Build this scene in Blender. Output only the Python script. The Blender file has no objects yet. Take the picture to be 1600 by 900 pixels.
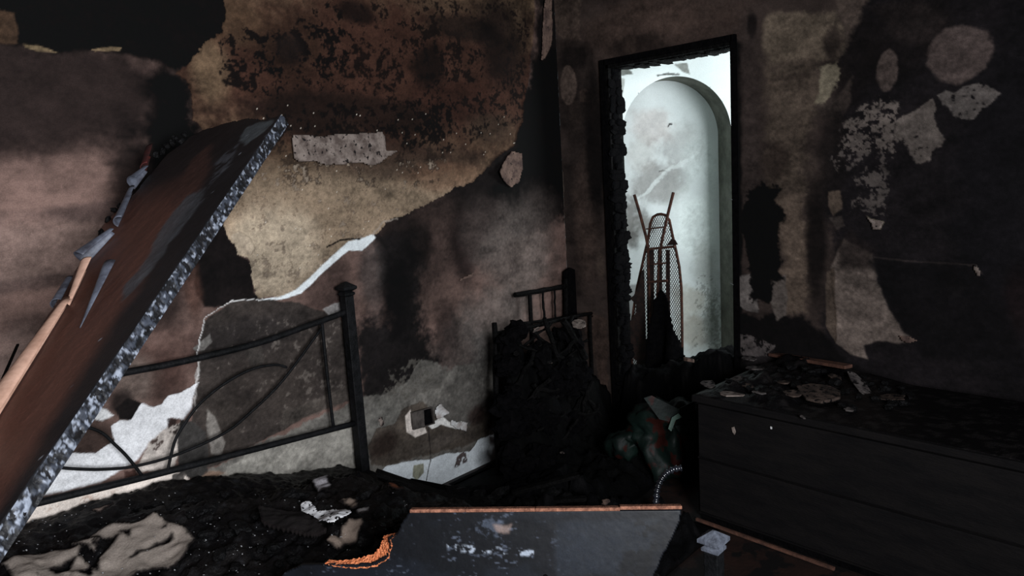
import bpy, math, random
import numpy as np
from mathutils import Vector, Matrix, noise as mnoise
from mathutils.geometry import tessellate_polygon

scene = bpy.context.scene
COL = scene.collection

# ------------------------------------------------------------------ camera
# world: room corner at (0,0,0); back wall = plane y=0 (runs to -x), right wall = plane x=0 (runs to -y)
FPX = 1100.0
_X = np.array([1033, 228, 1100.]); _X /= np.linalg.norm(_X)
_Y = np.array([-1191, 94, 1100.]); _Y -= _X * (_X @ _Y); _Y /= np.linalg.norm(_Y)
_Z = np.cross(_X, _Y)
if _Z[1] < 0: _Z = -_Z
RM = np.array([_X, _Y, _Z])                 # world = RM @ (right, up, forward)
CAM = np.array([-3.53, -2.82, 1.61])
cam = bpy.data.cameras.new('camera'); cam.sensor_width = 36; cam.lens = FPX / 1600 * 36; cam.clip_start = 0.02
co = bpy.data.objects.new('camera', cam); COL.objects.link(co)
m = Matrix.Identity(4)
for i in range(3):
    m[i][0] = RM[i][0]; m[i][1] = RM[i][1]; m[i][2] = -RM[i][2]; m[i][3] = CAM[i]
co.matrix_world = m
scene.camera = co

# ------------------------------------------------------------------ world, daylight through the windows, exposure
w = bpy.data.worlds.new('world'); scene.world = w; w.use_nodes = True
bg = w.node_tree.nodes['Background']; bg.inputs[0].default_value = (0.62, 0.74, 0.9, 1); bg.inputs[1].default_value = 1.0

def area(name, loc, direction, sx, sy, power, color):
    l = bpy.data.lights.new(name, 'AREA'); l.shape = 'RECTANGLE'; l.size = sx; l.size_y = sy; l.energy = power; l.color = color
    o = bpy.data.objects.new(name, l); COL.objects.link(o); o.location = loc
    o.rotation_euler = Vector(direction).to_track_quat('-Z', 'Z').to_euler()
    return o
area('bedroom_window_daylight', (-3.55, -4.28, 1.75), (0, 1, 0), 1.3, 1.2, 235, (0.93, 0.96, 1.0))
area('hall_window_daylight', (1.25, -2.36, 1.8), (0, 1, 0), 1.2, 1.5, 68, (0.9, 0.97, 1.0))
vs = scene.view_settings
vs.view_transform = 'Standard'; vs.look = 'None'; vs.gamma = 1.0; vs.use_curve_mapping = False; vs.exposure = 0.0

# ------------------------------------------------------------------ projection of measured points onto surfaces
def ray(px, py): return RM @ np.array([(px - 800) / FPX, (450 - py) / FPX, 1.0])
def A(px, py, y=0.0): r = ray(px, py); return CAM + r * ((y - CAM[1]) / r[1])
def B(px, py, x=0.0): r = ray(px, py); return CAM + r * ((x - CAM[0]) / r[0])
def F(px, py, z=0.0): r = ray(px, py); return CAM + r * ((z - CAM[2]) / r[2])
def D(px, py, d): return CAM + ray(px, py) * d
def onplane(px, py, p0, n): r = ray(px, py); return CAM + r * (((p0 - CAM) @ n) / (r @ n))

def lin(c):
    c = np.asarray(c, float) / 255.0
    return np.where(c <= 0.04045, c / 12.92, ((c + 0.055) / 1.055) ** 2.4)

# ------------------------------------------------------------------ noise
_rng = np.random.RandomState(7)
_TAB = _rng.rand(256, 256)
def vnoise(u, v):
    iu = np.floor(u).astype(int); iv = np.floor(v).astype(int); fu = u - iu; fv = v - iv
    fu = fu * fu * (3 - 2 * fu); fv = fv * fv * (3 - 2 * fv)
    a = _TAB[iu % 256, iv % 256]; b = _TAB[(iu + 1) % 256, iv % 256]; c = _TAB[iu % 256, (iv + 1) % 256]; d = _TAB[(iu + 1) % 256, (iv + 1) % 256]
    return (a * (1 - fu) + b * fu) * (1 - fv) + (c * (1 - fu) + d * fu) * fv
def fbm(u, v, s, octv=4, seed=0, gain=0.55):
    t = 0; amp = 1; tot = 0
    for k in range(octv):
        t = t + amp * vnoise(u * s + seed * 17.31 + k * 31.7, v * s + seed * 9.17 + k * 12.3); tot += amp; amp *= gain; s *= 2.03
    return t / tot
def sstep(a, b, x): t = np.clip((x - a) / (b - a), 0, 1); return t * t * (3 - 2 * t)

def sdf(poly, u, v):
    """signed distance to a polygon, positive inside"""
    poly = np.asarray(poly, float); n = len(poly)
    d = np.full(u.shape, 1e9); inside = np.zeros(u.shape, bool)
    for i in range(n):
        ax, ay = poly[i]; bx, by = poly[(i + 1) % n]
        ex, ey = bx - ax, by - ay; wx, wy = u - ax, v - ay
        t = np.clip((wx * ex + wy * ey) / (ex * ex + ey * ey + 1e-12), 0, 1)
        d = np.minimum(d, (wx - ex * t) ** 2 + (wy - ey * t) ** 2)
        c = ((ay <= v) & (by > v)) | ((by <= v) & (ay > v))
        with np.errstate(divide='ignore', invalid='ignore'):
            xi = ax + (v - ay) * ex / (ey if abs(ey) > 1e-12 else 1e-12)
        inside ^= c & (u < xi)
    d = np.sqrt(d)
    return np.where(inside, d, -d)

# ------------------------------------------------------------------ materials
MATS = {}
def nodes(name):
    m = bpy.data.materials.new(name); m.use_nodes = True
    nt = m.node_tree; return m, nt, nt.nodes['Principled BSDF']
def mat(name, c1, c2=None, scale=12, rough=0.8, bump=0.3, bscale=60, spec=0.3, c3=None, thr=0.62, dscale=120, metal=0.0, stretch=(1, 1, 1), lo=.38, hi=.62):
    m, nt, b = nodes(name); N = nt.nodes; L = nt.links
    tc = N.new('ShaderNodeTexCoord'); mp = N.new('ShaderNodeMapping'); mp.inputs['Scale'].default_value = stretch
    L.new(tc.outputs['Object'], mp.inputs['Vector'])
    n1 = N.new('ShaderNodeTexNoise'); n1.inputs['Scale'].default_value = scale; n1.inputs['Detail'].default_value = 7; n1.inputs['Roughness'].default_value = .65
    L.new(mp.outputs[0], n1.inputs['Vector'])
    cr = N.new('ShaderNodeValToRGB'); cr.color_ramp.elements[0].position = lo; cr.color_ramp.elements[1].position = hi
    cr.color_ramp.elements[0].color = (*lin(c1), 1); cr.color_ramp.elements[1].color = (*lin(c2 if c2 is not None else c1), 1)
    L.new(n1.outputs['Fac'], cr.inputs['Fac']); out = cr.outputs[0]
    if c3 is not None:
        n2 = N.new('ShaderNodeTexNoise'); n2.inputs['Scale'].default_value = dscale; n2.inputs['Detail'].default_value = 3
        L.new(mp.outputs[0], n2.inputs['Vector'])
        r2 = N.new('ShaderNodeValToRGB'); r2.color_ramp.elements[0].position = thr; r2.color_ramp.elements[1].position = thr + .05
        L.new(n2.outputs['Fac'], r2.inputs['Fac'])
        mx = N.new('ShaderNodeMix'); mx.data_type = 'RGBA'; L.new(r2.outputs[0], mx.inputs['Factor']); L.new(out, mx.inputs['A']); mx.inputs['B'].default_value = (*lin(c3), 1)
        out = mx.outputs['Result']
    L.new(out, b.inputs['Base Color'])
    b.inputs['Roughness'].default_value = rough; b.inputs['Specular IOR Level'].default_value = spec; b.inputs['Metallic'].default_value = metal
    if bump:
        n3 = N.new('ShaderNodeTexNoise'); n3.inputs['Scale'].default_value = bscale; n3.inputs['Detail'].default_value = 5
        L.new(mp.outputs[0], n3.inputs['Vector'])
        bp = N.new('ShaderNodeBump'); bp.inputs['Strength'].default_value = bump; bp.inputs['Distance'].default_value = .01
        L.new(n3.outputs['Fac'], bp.inputs['Height']); L.new(bp.outputs[0], b.inputs['Normal'])
    MATS[name] = m; return m
def attr_mat(name, rough=.92, spec=.15, bump=.25, bscale=160, grain=.18, gscale=220, stretch=(1, 1, 1)):
    """surface colour from the painted stain layers (vertex attribute), broken up by fine noise"""
    m, nt, b = nodes(name); N = nt.nodes; L = nt.links
    at = N.new('ShaderNodeAttribute'); at.attribute_name = 'stain'
    tc = N.new('ShaderNodeTexCoord'); mp = N.new('ShaderNodeMapping'); mp.inputs['Scale'].default_value = stretch; L.new(tc.outputs['Object'], mp.inputs['Vector'])
    n1 = N.new('ShaderNodeTexNoise'); n1.inputs['Scale'].default_value = gscale; n1.inputs['Detail'].default_value = 4; L.new(mp.outputs[0], n1.inputs['Vector'])
    mr = N.new('ShaderNodeMapRange'); mr.inputs[1].default_value = .3; mr.inputs[2].default_value = .7; mr.inputs[3].default_value = 1 - grain; mr.inputs[4].default_value = 1 + grain
    L.new(n1.outputs['Fac'], mr.inputs[0])
    vm = N.new('ShaderNodeVectorMath'); vm.operation = 'SCALE'; L.new(at.outputs['Color'], vm.inputs[0]); L.new(mr.outputs[0], vm.inputs['Scale'])
    L.new(vm.outputs[0], b.inputs['Base Color'])
    b.inputs['Roughness'].default_value = rough; b.inputs['Specular IOR Level'].default_value = spec
    n3 = N.new('ShaderNodeTexNoise'); n3.inputs['Scale'].default_value = bscale; n3.inputs['Detail'].default_value = 6; L.new(mp.outputs[0], n3.inputs['Vector'])
    bp = N.new('ShaderNodeBump'); bp.inputs['Strength'].default_value = bump; bp.inputs['Distance'].default_value = .004
    L.new(n3.outputs['Fac'], bp.inputs['Height']); L.new(bp.outputs[0], b.inputs['Normal'])
    MATS[name] = m; return m

attr_mat('sooty_plaster'); attr_mat('hall_plaster', grain=.07)
attr_mat('burnt_veneer', rough=.55, spec=.35, bump=.3, gscale=120, stretch=(1, 1, 1))
attr_mat('charred_laminate', rough=.42, spec=.16, bump=.12, bscale=40)
attr_mat('scorched_cloth', rough=.95, spec=.1, bump=.5, bscale=120)
mat('char', (5, 5, 6), (12, 11, 12), 40, .6, .9, 90, .12, c3=(46, 48, 52), thr=.72, dscale=170)
mat('char_wood', (6, 6, 6), (15, 14, 14), 30, .7, .9, 70, .05, stretch=(1, 1, 1))
mat('char_matte', (4, 4, 5), (10, 9, 10), 30, .95, .6, 60, .03)
mat('black_metal', (8, 9, 10), (22, 22, 24), 30, .6, .3, 120, .12)
mat('ash_metal', (96, 101, 112), (66, 69, 78), 40, .6, .3, 100, .4)
mat('rust', (36, 22, 18), (70, 42, 32), 35, .85, .4, 120, .2)
mat('rust_dark', (18, 12, 11), (40, 25, 21), 30, .85, .4, 120, .2)
mat('plaster_white', (196, 196, 196), (150, 142, 138), 22, .9, .4, 80, .2, c3=(35, 30, 30), thr=.66, dscale=60)
mat('plaster_grey', (132, 120, 113), (84, 73, 68), 22, .9, .5, 80, .2, c3=(28, 24, 24), thr=.60, dscale=50)
mat('plaster_brown', (112, 92, 82), (70, 56, 52), 20, .9, .5, 80, .2, c3=(24, 20, 20), thr=.62, dscale=50)
mat('plaster_sooty', (92, 86, 84), (50, 46, 46), 22, .9, .5, 80, .1, c3=(18, 16, 16), thr=.56, dscale=50)
mat('plaster_sooty_brown', (76, 64, 58), (44, 38, 35), 20, .9, .5, 80, .1, c3=(16, 14, 14), thr=.56, dscale=50)
mat('veneer_pale', (194, 156, 137), (162, 126, 108), 14, .7, .15, 60, .3, stretch=(1, 1, 1))
mat('veneer_grey', (88, 92, 104), (50, 50, 58), 18, .55, .2, 80, .4)
mat('veneer_red', (92, 38, 34), (50, 26, 26), 18, .7, .2, 80, .3)
mat('chipboard', (176, 108, 72), (110, 62, 44), 90, .9, .5, 150, .1, c3=(40, 24, 18), thr=.62, dscale=160)
mat('chipboard_edge', (150, 104, 84), (96, 64, 52), 60, .9, .5, 150, .1, c3=(205, 190, 180), thr=.72, dscale=60)
mat('paper_print', (222, 222, 224), (196, 196, 200), 20, .9, .1, 80, .2, c3=(24, 22, 24), thr=.57, dscale=75)
mat('floor_tile', (38, 24, 20), (25, 17, 15), 6, .6, .2, 60, .3, c3=(14, 12, 12), thr=.5, dscale=9)
mat('ceiling_soot', (24, 20, 20), (44, 36, 34), 3, .95, .3, 30, .1)
mat('wall_soot', (40, 33, 32), (86, 72, 68), 3, .95, .3, 30, .1)
mat('hall_white', (214, 220, 216), (190, 198, 194), 3, .9, .2, 60, .2)
mat('hall_floor', (120, 112, 104), (84, 78, 74), 5, .8, .2, 60, .2)
mat('bag_green', (14, 27, 23), (8, 16, 14), 9, .55, .3, 30, .15, c3=(40, 15, 11), thr=.57, dscale=11)
mat('bag_light', (64, 92, 80), (40, 60, 52), 12, .5, .2, 40, .4)
mat('dresser_dark', (13, 12, 13), (20, 18, 18), 8, .8, .3, 60, .08, stretch=(3, .6, 3))
mat('hose', (16, 17, 20), (30, 32, 38), 30, .18, .1, 60, .8)
mat('box_grey', (84, 78, 74), (52, 47, 45), 20, .7, .2, 60, .3)
mat('frame_white', (190, 190, 186), (150, 148, 144), 10, .6, .2, 60, .3)
mat('wood_strip', (96, 66, 54), (60, 42, 36), 20, .8, .3, 70, .2)
mat('ash', (150, 150, 152), (96, 96, 98), 60, .95, .3, 90, .1)

# ------------------------------------------------------------------ mesh helpers
class MB:
    def __init__(s): s.v = []; s.f = []
    def add(s, vs, fs):
        o = len(s.v); s.v += [tuple(map(float, p)) for p in vs]; s.f += [tuple(i + o for i in f) for f in fs]; return s
    def box(s, c, ex, ey, ez):
        c, ex, ey, ez = map(np.asarray, (c, ex, ey, ez))
        vs = [c + a * ex + b * ey + d * ez for a in (-.5, .5) for b in (-.5, .5) for d in (-.5, .5)]
        return s.add(vs, [(0, 1, 3, 2), (4, 6, 7, 5), (0, 4, 5, 1), (2, 3, 7, 6), (0, 2, 6, 4), (1, 5, 7, 3)])
    def abox(s, lo, hi):
        lo = np.array(lo, float); hi = np.array(hi, float); d = hi - lo
        return s.box((lo + hi) / 2, (d[0], 0, 0), (0, d[1], 0), (0, 0, d[2]))
    def bar(s, p0, p1, w, h, up=(0, 0, 1)):
        p0, p1, up = map(lambda q: np.asarray(q, float), (p0, p1, up)); t = p1 - p0; l = np.linalg.norm(t); tn = t / l
        sx = np.cross(tn, up); 
        if np.linalg.norm(sx) < 1e-4: sx = np.cross(tn, (1, 0, 0))
        sx /= np.linalg.norm(sx); sy = np.cross(sx, tn)
        return s.box((p0 + p1) / 2, t, sx * w, sy * h)
    def tube(s, path, r, n=8, cap=True):
        path = [np.asarray(p, float) for p in path]; k = len(path)
        rs = r if hasattr(r, '__len__') else [r] * k
        T = [path[min(i + 1, k - 1)] - path[max(i - 1, 0)] for i in range(k)]; T = [t / (np.linalg.norm(t) + 1e-9) for t in T]
        ref = np.array((0, 0, 1.)) if abs(T[0][2]) < .9 else np.array((1., 0, 0)); vs = []
        for i in range(k):
            a = np.cross(T[i], ref); a /= np.linalg.norm(a) + 1e-9; b = np.cross(a, T[i]); ref = b
            for j in range(n):
                q = 2 * math.pi * j / n; vs.append(path[i] + (a * math.cos(q) + b * math.sin(q)) * rs[i])
        fs = [(i * n + j, i * n + (j + 1) % n, (i + 1) * n + (j + 1) % n, (i + 1) * n + j) for i in range(k - 1) for j in range(n)]
        if cap: fs += [tuple(range(n - 1, -1, -1)), tuple((k - 1) * n + j for j in range(n))]
        return s.add(vs, fs)
    def prism(s, poly, thick):
        """poly: planar 3-D outline; thick: offset vector of the other face"""
        poly = [np.asarray(p, float) for p in poly]; n = len(poly); th = np.asarray(thick, float)
        tri = tessellate_polygon([[Vector(p) for p in poly]])
        vs = poly + [p + th for p in poly]
        fs = [tuple(t) for t in tri] + [tuple(i + n for i in reversed(t)) for t in tri] + [(i, (i + 1) % n, (i + 1) % n + n, i + n) for i in range(n)]
        return s.add(vs, fs)
    def build(s, name, mt, parent=None, loc=None, bevel=0, smooth=False):
        off = np.array(parent['_base']) if parent is not None and '_base' in parent else np.zeros(3)
        if parent is None and loc is not None: off = np.array(loc, float)
        me = bpy.data.meshes.new(name); me.from_pydata([tuple(np.array(p) - off) for p in s.v], [], s.f)
        import bmesh as _b
        bm = _b.new(); bm.from_mesh(me); _b.ops.recalc_face_normals(bm, faces=bm.faces); bm.to_mesh(me); bm.free()
        return link(name, me, mt, parent, None if parent is not None else (loc if loc is not None else (0, 0, 0)), bevel, smooth)

def link(name, me, mt, parent=None, loc=None, bevel=0, smooth=False):
    if mt: me.materials.append(MATS[mt] if isinstance(mt, str) else mt)
    if smooth: me.polygons.foreach_set('use_smooth', [True] * len(me.polygons))
    o = bpy.data.objects.new(name, me); COL.objects.link(o)
    if parent is not None:
        o.parent = parent
        if '_base' in parent: o['_base'] = list(parent['_base'])
    elif loc is not None:
        o.location = tuple(loc); o['_base'] = [float(q) for q in loc]
    if bevel:
        b = o.modifiers.new('bevel', 'BEVEL'); b.width = bevel; b.segments = 2; b.limit_method = 'ANGLE'
    return o
def tag(o, label, cat, group=None, kind=None):
    o['label'] = label; o['category'] = cat
    if group: o['group'] = group
    if kind: o['kind'] = kind
    return o
def thing(name, label, cat, loc, group=None):
    o = bpy.data.objects.new(name, None); COL.objects.link(o); o.location = tuple(map(float, loc)); o['_base'] = [float(q) for q in loc]
    return tag(o, label, cat, group)
def struct(o): o['kind'] = 'structure'; return o

def arr_mesh(name, V, Q, col=None):
    me = bpy.data.meshes.new(name)
    V = np.asarray(V, np.float32); Q = np.asarray(Q, np.int32)
    me.vertices.add(len(V)); me.vertices.foreach_set('co', V.ravel())
    me.loops.add(Q.size); me.loops.foreach_set('vertex_index', Q.ravel())
    me.polygons.add(len(Q)); me.polygons.foreach_set('loop_start', np.arange(0, Q.size, 4, dtype=np.int32))
    me.update(calc_edges=True)
    if col is not None:
        a = me.attributes.new('stain', 'FLOAT_COLOR', 'POINT')
        c4 = np.ones((len(V), 4), np.float32); c4[:, :3] = np.clip(col, 0.0015, 1); a.data.foreach_set('color', c4.ravel())
    me.polygons.foreach_set('use_smooth', np.ones(len(Q), bool))
    me.validate(); return me

# ------------------------------------------------------------------ stained surfaces
class Surf:
    """dense sheet in its own flat (u,v) metres; stain colour and relief are laid on it patch by patch"""
    def __init__(s, u0, u1, v0, v1, res, px2uv, seed=0):
        s.nu = int(round((u1 - u0) / res)) + 1; s.nv = int(round((v1 - v0) / res)) + 1
        uu = np.linspace(u0, u1, s.nu); vv = np.linspace(v0, v1, s.nv)
        U, V = np.meshgrid(uu, vv, indexing='ij'); s.u = U.ravel(); s.v = V.ravel(); s.px2uv = px2uv
        s.col = np.zeros((s.u.size, 3)); s.h = np.zeros(s.u.size); s.seed = seed
        s.wu = fbm(s.u, s.v, 14, 5, seed + 1, .6) - .5; s.wv = fbm(s.u, s.v, 14, 5, seed + 2, .6) - .5
        s.n1 = fbm(s.u, s.v, 6, 5, seed + 3, .62); s.n2 = fbm(s.u, s.v, 30, 4, seed + 4, .6)
        s.n3 = fbm(s.u, s.v, 85, 3, seed + 5, .6); hf = .16
        s.wu = s.wu + (s.n3 - .5) * hf * 1.2; s.wv = s.wv + (fbm(s.u, s.v, 70, 3, seed + 6, .6) - .5) * hf * 1.2
    def base(s, rgb): s.col[:] = lin(rgb)
    def P(s, pts): return np.array([s.px2uv(*p) for p in pts])
    def _box(s, lo, hi, mg):
        return np.nonzero((s.u > lo[0] - mg) & (s.u < hi[0] + mg) & (s.v > lo[1] - mg) & (s.v < hi[1] + mg))[0]
    def paint(s, pts, rgb, soft=.004, warp=.05, a=1.0, h=None, speck=None, mott=.25, sw=.05):
        q = s.P(pts); mg = soft * 2 + warp
        i = s._box(q.min(0), q.max(0), mg)
        if not len(i): return s
        d = sdf(q, s.u[i] + s.wu[i] * warp, s.v[i] + s.wv[i] * warp)
        k = sstep(-soft, soft, d) * a
        if speck is not None: k = k * sstep(speck - .01, speck + sw, s.n2[i] * .45 + s.n1[i] * .25 + s.n3[i] * .3)
        s._mix(i, k, rgb, mott)
        if h is not None: s.h[i] = s.h[i] * (1 - k) + h * k
        return s
    def oval(s, x, y, rx, ry, rot=0.0, **kw):
        c, n = math.cos(rot), math.sin(rot)
        return [(x + rx * math.cos(t) * c - ry * math.sin(t) * n, y + rx * math.cos(t) * n + ry * math.sin(t) * c) for t in np.linspace(0, 2 * math.pi, 22)[:-1]]
    def _mix(s, i, k, rgb, mott):
        c = lin(rgb)[None] * (1 + mott * 2 * ((s.n1[i] - .5) * 1.3 + (s.n2[i] - .5) * 1.2 + (s.n3[i] - .5) * .8))[:, None]
        s.col[i] = s.col[i] * (1 - k[:, None]) + np.clip(c, .001, 1) * k[:, None]
    def blob(s, x, y, rx, ry, rgb, a=.8, rag=.5, mott=.2, hard=.5):
        """soft-edged soot cloud; x,y,rx,ry measured in the photograph"""
        c = s.px2uv(x, y); ex = np.linalg.norm(np.subtract(s.px2uv(x + rx, y), c)); ey = np.linalg.norm(np.subtract(s.px2uv(x, y + ry), c))
        i = s._box((c[0] - ex * 1.6, c[1] - ey * 1.6), (c[0] + ex * 1.6, c[1] + ey * 1.6), 0)
        if not len(i): return s
        r = np.hypot((s.u[i] - c[0]) / ex, (s.v[i] - c[1]) / ey) + (s.n1[i] - .5) * rag * 2 + (s.n2[i] - .5) * rag * .6
        s._mix(i, (1 - sstep(hard, 1.25, r)) * a, rgb, mott); return s
    def line(s, pts, rgb, wd=.004, a=1.0, warp=.03, h=None):
        q = s.P(pts); i = s._box(q.min(0), q.max(0), wd * 3 + warp)
        d = np.full(len(i), 1e9); uu = s.u[i] + s.wu[i] * warp; vv = s.v[i] + s.wv[i] * warp
        for k in range(len(q) - 1):
            e = q[k + 1] - q[k]; t = np.clip(((uu - q[k][0]) * e[0] + (vv - q[k][1]) * e[1]) / (e @ e), 0, 1)
            d = np.minimum(d, np.hypot(uu - q[k][0] - e[0] * t, vv - q[k][1] - e[1] * t))
        kk = (1 - sstep(wd * .5, wd, d)) * a; s._mix(i, kk, rgb, .1)
        if h is not None: s.h[i] = s.h[i] * (1 - kk) + h * kk
        return s
    def weather(s, expo=.3, ref=.6):
        """deepen the thin soot film relative to bare white gypsum and break every tone up"""
        lum = s.col.mean(1) + 1e-5; s.col *= (np.minimum(lum / ref, 1) ** expo)[:, None]
        d = fbm(s.u * .7, s.v, 7, 7, s.seed + 9, .72); e = fbm(s.u * .35, s.v, 22, 5, s.seed + 10, .65)
        k = np.clip(1.25 - lum * 1.2, .25, 1)
        s.col *= (1 + k * ((d - .5) * 1.35 + (e - .5) * .9 + (s.n3 - .5) * .45))[:, None].clip(.25, 2)
    def mesh(s, name, place, keep=None, skirt=None):
        """place(u,v,h)->xyz"""
        V = place(s.u, s.v, s.h + (s.n2 - .5) * .0025)
        idx = np.arange(s.nu * s.nv).reshape(s.nu, s.nv)
        Q = np.stack([idx[:-1, :-1], idx[1:, :-1], idx[1:, 1:], idx[:-1, 1:]], -1).reshape(-1, 4); col = s.col
        if keep is not None:
            Q = Q[keep(s.u[Q].mean(1), s.v[Q].mean(1))]
        if skirt is not None:      # closed back and sides so the piece has thickness
            n = len(V); V = np.concatenate([V, skirt(s.u, s.v, V)]); col = np.concatenate([col, col * .45 + lin((14, 11, 10)) * .55])
            E = np.concatenate([Q[:, [0, 1]], Q[:, [1, 2]], Q[:, [2, 3]], Q[:, [3, 0]]])
            key = np.sort(E, 1); key = key[:, 0].astype(np.int64) * n + key[:, 1]
            uq, inv, cnt = np.unique(key, return_inverse=True, return_counts=True); be = E[cnt[inv] == 1]
            side = np.stack([be[:, 1], be[:, 0], be[:, 0] + n, be[:, 1] + n], 1)
            Q = np.concatenate([Q, Q[:, ::-1] + n, side])
        used = np.unique(Q); re = np.full(len(V), -1); re[used] = np.arange(len(used))
        return arr_mesh(name, V[used], re[Q], col[used])

# ================================================================== BACK WALL
RES = .0048
SA = Surf(-3.35, 0.0, 0.0, 2.85, RES, lambda x, y: (lambda p: (p[0], p[2]))(A(x, y)), 1)
SA.base((124, 100, 92))
SA.col *= (0.72 + .56 * SA.n1)[:, None]
def wall_back_layers(s):
    P = s.paint; K = s.blob
    # broad smoke staining of the old paint skin
    K(70, 150, 260, 110, (34, 26, 26), .85, .35)
    K(60, 390, 170, 60, (136, 116, 108), .5, .5); K(110, 500, 150, 26, (88, 72, 68), .5, .5); K(60, 560, 130, 50, (150, 130, 122), .5, .5)
    K(150, 330, 130, 18, (80, 66, 64), .6, .6); K(80, 440, 130, 12, (84, 69, 66), .6, .6)
    P([(-40, -60), (360, -60), (352, 50), (308, 95), (278, 112), (250, 100), (190, 84), (90, 84), (30, 72), (-40, 66)], (20, 15, 15), .012, .05)
    P([(-40, 15), (20, 18), (25, 45), (26, 68), (-40, 70)], (92, 70, 54), .004, .03)
    P([(35, 69), (60, 71), (90, 82), (60, 80), (38, 74)], (128, 110, 84), .002, .01); P([(144, 78), (165, 75), (190, 74), (186, 80), (150, 81)], (134, 114, 88), .002, .01)
    P([(232, 84), (275, 112), (298, 130), (298, 180), (318, 210), (350, 330), (330, 420), (230, 430), (215, 300), (230, 180)], (15, 11, 12), .05, .14)
    K(215, 300, 45, 110, (28, 21, 21), .8, .4)
    P([(345, 330), (372, 398), (392, 410), (398, 455), (412, 470), (360, 475), (315, 480), (300, 440), (310, 380)], (33, 26, 26), .008, .04)
    K(300, 445, 16, 60, (92, 64, 54), .7, .3); K(255, 470, 40, 55, (40, 31, 30), .8, .4); K(250, 560, 80, 50, (86, 64, 58), .7, .5)
    K(210, 590, 40, 40, (122, 112, 104), .5, .4); K(265, 600, 30, 60, (78, 56, 50), .6, .4)
    # right half of the wall: black and grey smoke over the skin
    P([(590, 330), (700, 290), (770, 240), (805, 180), (830, 90), (840, -20), (905, -20), (905, 330), (700, 420), (640, 500), (590, 420)], (36, 29, 28), .05, .16)
    P([(812, 200), (835, 90), (850, 90), (885, 60), (895, 300), (830, 320), (790, 330), (760, 300), (790, 260)], (17, 13, 13), .035, .10)
    K(690, 420, 60, 110, (92, 74, 68), .75, .4); K(725, 385, 26, 60, (42, 31, 30), .85, .25); K(760, 360, 40, 60, (88, 76, 72), .7, .4)
    K(815, 400, 60, 90, (108, 98, 93), .8, .35); K(840, 330, 30, 50, (84, 74, 70), .6, .4); K(770, 500, 60, 60, (108, 98, 93), .8, .4)
    K(735, 560, 60, 70, (98, 90, 86), .8, .4); K(760, 610, 30, 90, (100, 98, 95), .6, .4); K(700, 520, 20, 60, (44, 34, 33), .6, .5)
    P([(598, 370), (640, 350), (660, 400), (652, 470), (670, 540), (690, 600), (610, 620), (560, 640), (556, 500), (600, 500)], (40, 35, 35), .05, .2)
    K(505, 440, 45, 60, (88, 70, 65), .85, .3); K(582, 430, 22, 70, (84, 77, 75), .75, .4); K(590, 350, 30, 20, (58, 46, 42), .7, .4)
    K(620, 470, 26, 70, (19, 16, 17), .85, .3); K(650, 380, 26, 34, (22, 18, 18), .8, .4)
    # grey skin, lower wall
    P([(545, 628), (600, 612), (640, 590), (660, 560), (700, 575), (760, 560), (800, 560), (800, 800), (300, 800), (300, 752), (345, 722), (410, 690), (480, 660)], (118, 114, 108), .006, .06)
    K(720, 640, 60, 70, (88, 84, 80), .7, .5); K(600, 660, 40, 40, (106, 104, 99), .6, .4)
    P([(600, 580), (640, 560), (670, 555), (690, 600), (640, 625), (600, 615)], (92, 88, 82), .004, .08, .8, None, .5)
    # flaked grey-black island inside the crack
    P([(312, 532), (318, 505), (335, 488), (362, 472), (412, 468), (470, 474), (500, 484), (530, 492), (556, 560), (556, 622), (520, 632), (470, 655), (410, 688), (330, 730), (300, 735), (300, 640), (308, 580)], (74, 66, 62), .003, .025, 1, .003)
    K(400, 520, 80, 34, (56, 51, 50), .7, .4); K(450, 610, 60, 40, (80, 71, 66), .7, .5); P([(330, 500), (540, 500), (550, 620), (420, 680), (320, 720)], (120, 112, 105), .004, .05, .4, None, .60, sw=.05); K(350, 660, 30, 50, (74, 66, 61), .7, .4); K(380, 600, 26, 40, (64, 56, 52), .6, .4)
    P([(300, 545), (328, 522), (332, 535), (318, 548), (308, 550)], (118, 114, 110), .002, .01)
    P([(388, 540), (408, 530), (412, 570), (395, 580), (388, 565)], (74, 68, 64), .004, .02); P([(505, 480), (535, 470), (535, 490), (515, 495)], (140, 136, 134), .004, .03)
    # crack outline, fresh white gypsum showing
    s.line([(410, 468), (365, 470), (340, 481), (320, 498), (315, 520), (310, 540), (306, 560), (310, 585), (302, 612)], (190, 188, 186), .0032, .95, .02, -.004)
    s.line([(306, 560), (308, 600), (304, 640)], (170, 164, 160), .006, .7, .04, -.004)
    # exposed ochre undercoat: the big fallen area, set back from the skin
    O = [(355, -60), (838, -60), (836, 30), (830, 90), (822, 140), (816, 190), (802, 225), (770, 252), (740, 285), (700, 300), (655, 325), (612, 342), (590, 366), (560, 378), (520, 400), (490, 430), (466, 455), (410, 468), (401, 460), (396, 430), (390, 405), (371, 395), (352, 345), (335, 260), (317, 205), (301, 190), (297, 150), (291, 125), (276, 115), (300, 98), (312, 84), (350, 45)]
    P(O, (104, 84, 66), .003, .05, 1, -.011, mott=.35)
    i = np.nonzero(sdf(s.P(O), s.u + s.wu * .05, s.v + s.wv * .05) > -.003)[0]
    g = s._clip = np.zeros(s.u.size, bool); g[i] = True
    keep = s.col.copy(); keeph = s.h.copy()
    K(620, 120, 300, 130, (86, 55, 44), .92, .35); K(560, 330, 240, 80, (158, 138, 116), .85, .3); K(430, 400, 80, 80, (186, 170, 148), .8, .3)
    K(330, 110, 34, 60, (122, 100, 78), .85, .25); K(370, 30, 60, 40, (92, 72, 54), .7, .4); K(460, 60, 60, 60, (70, 49, 37), .7, .4); K(720, 160, 60, 40, (74, 44, 35), .6, .5); K(640, 250, 120, 30, (70, 52, 44), .7, .5)
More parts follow.
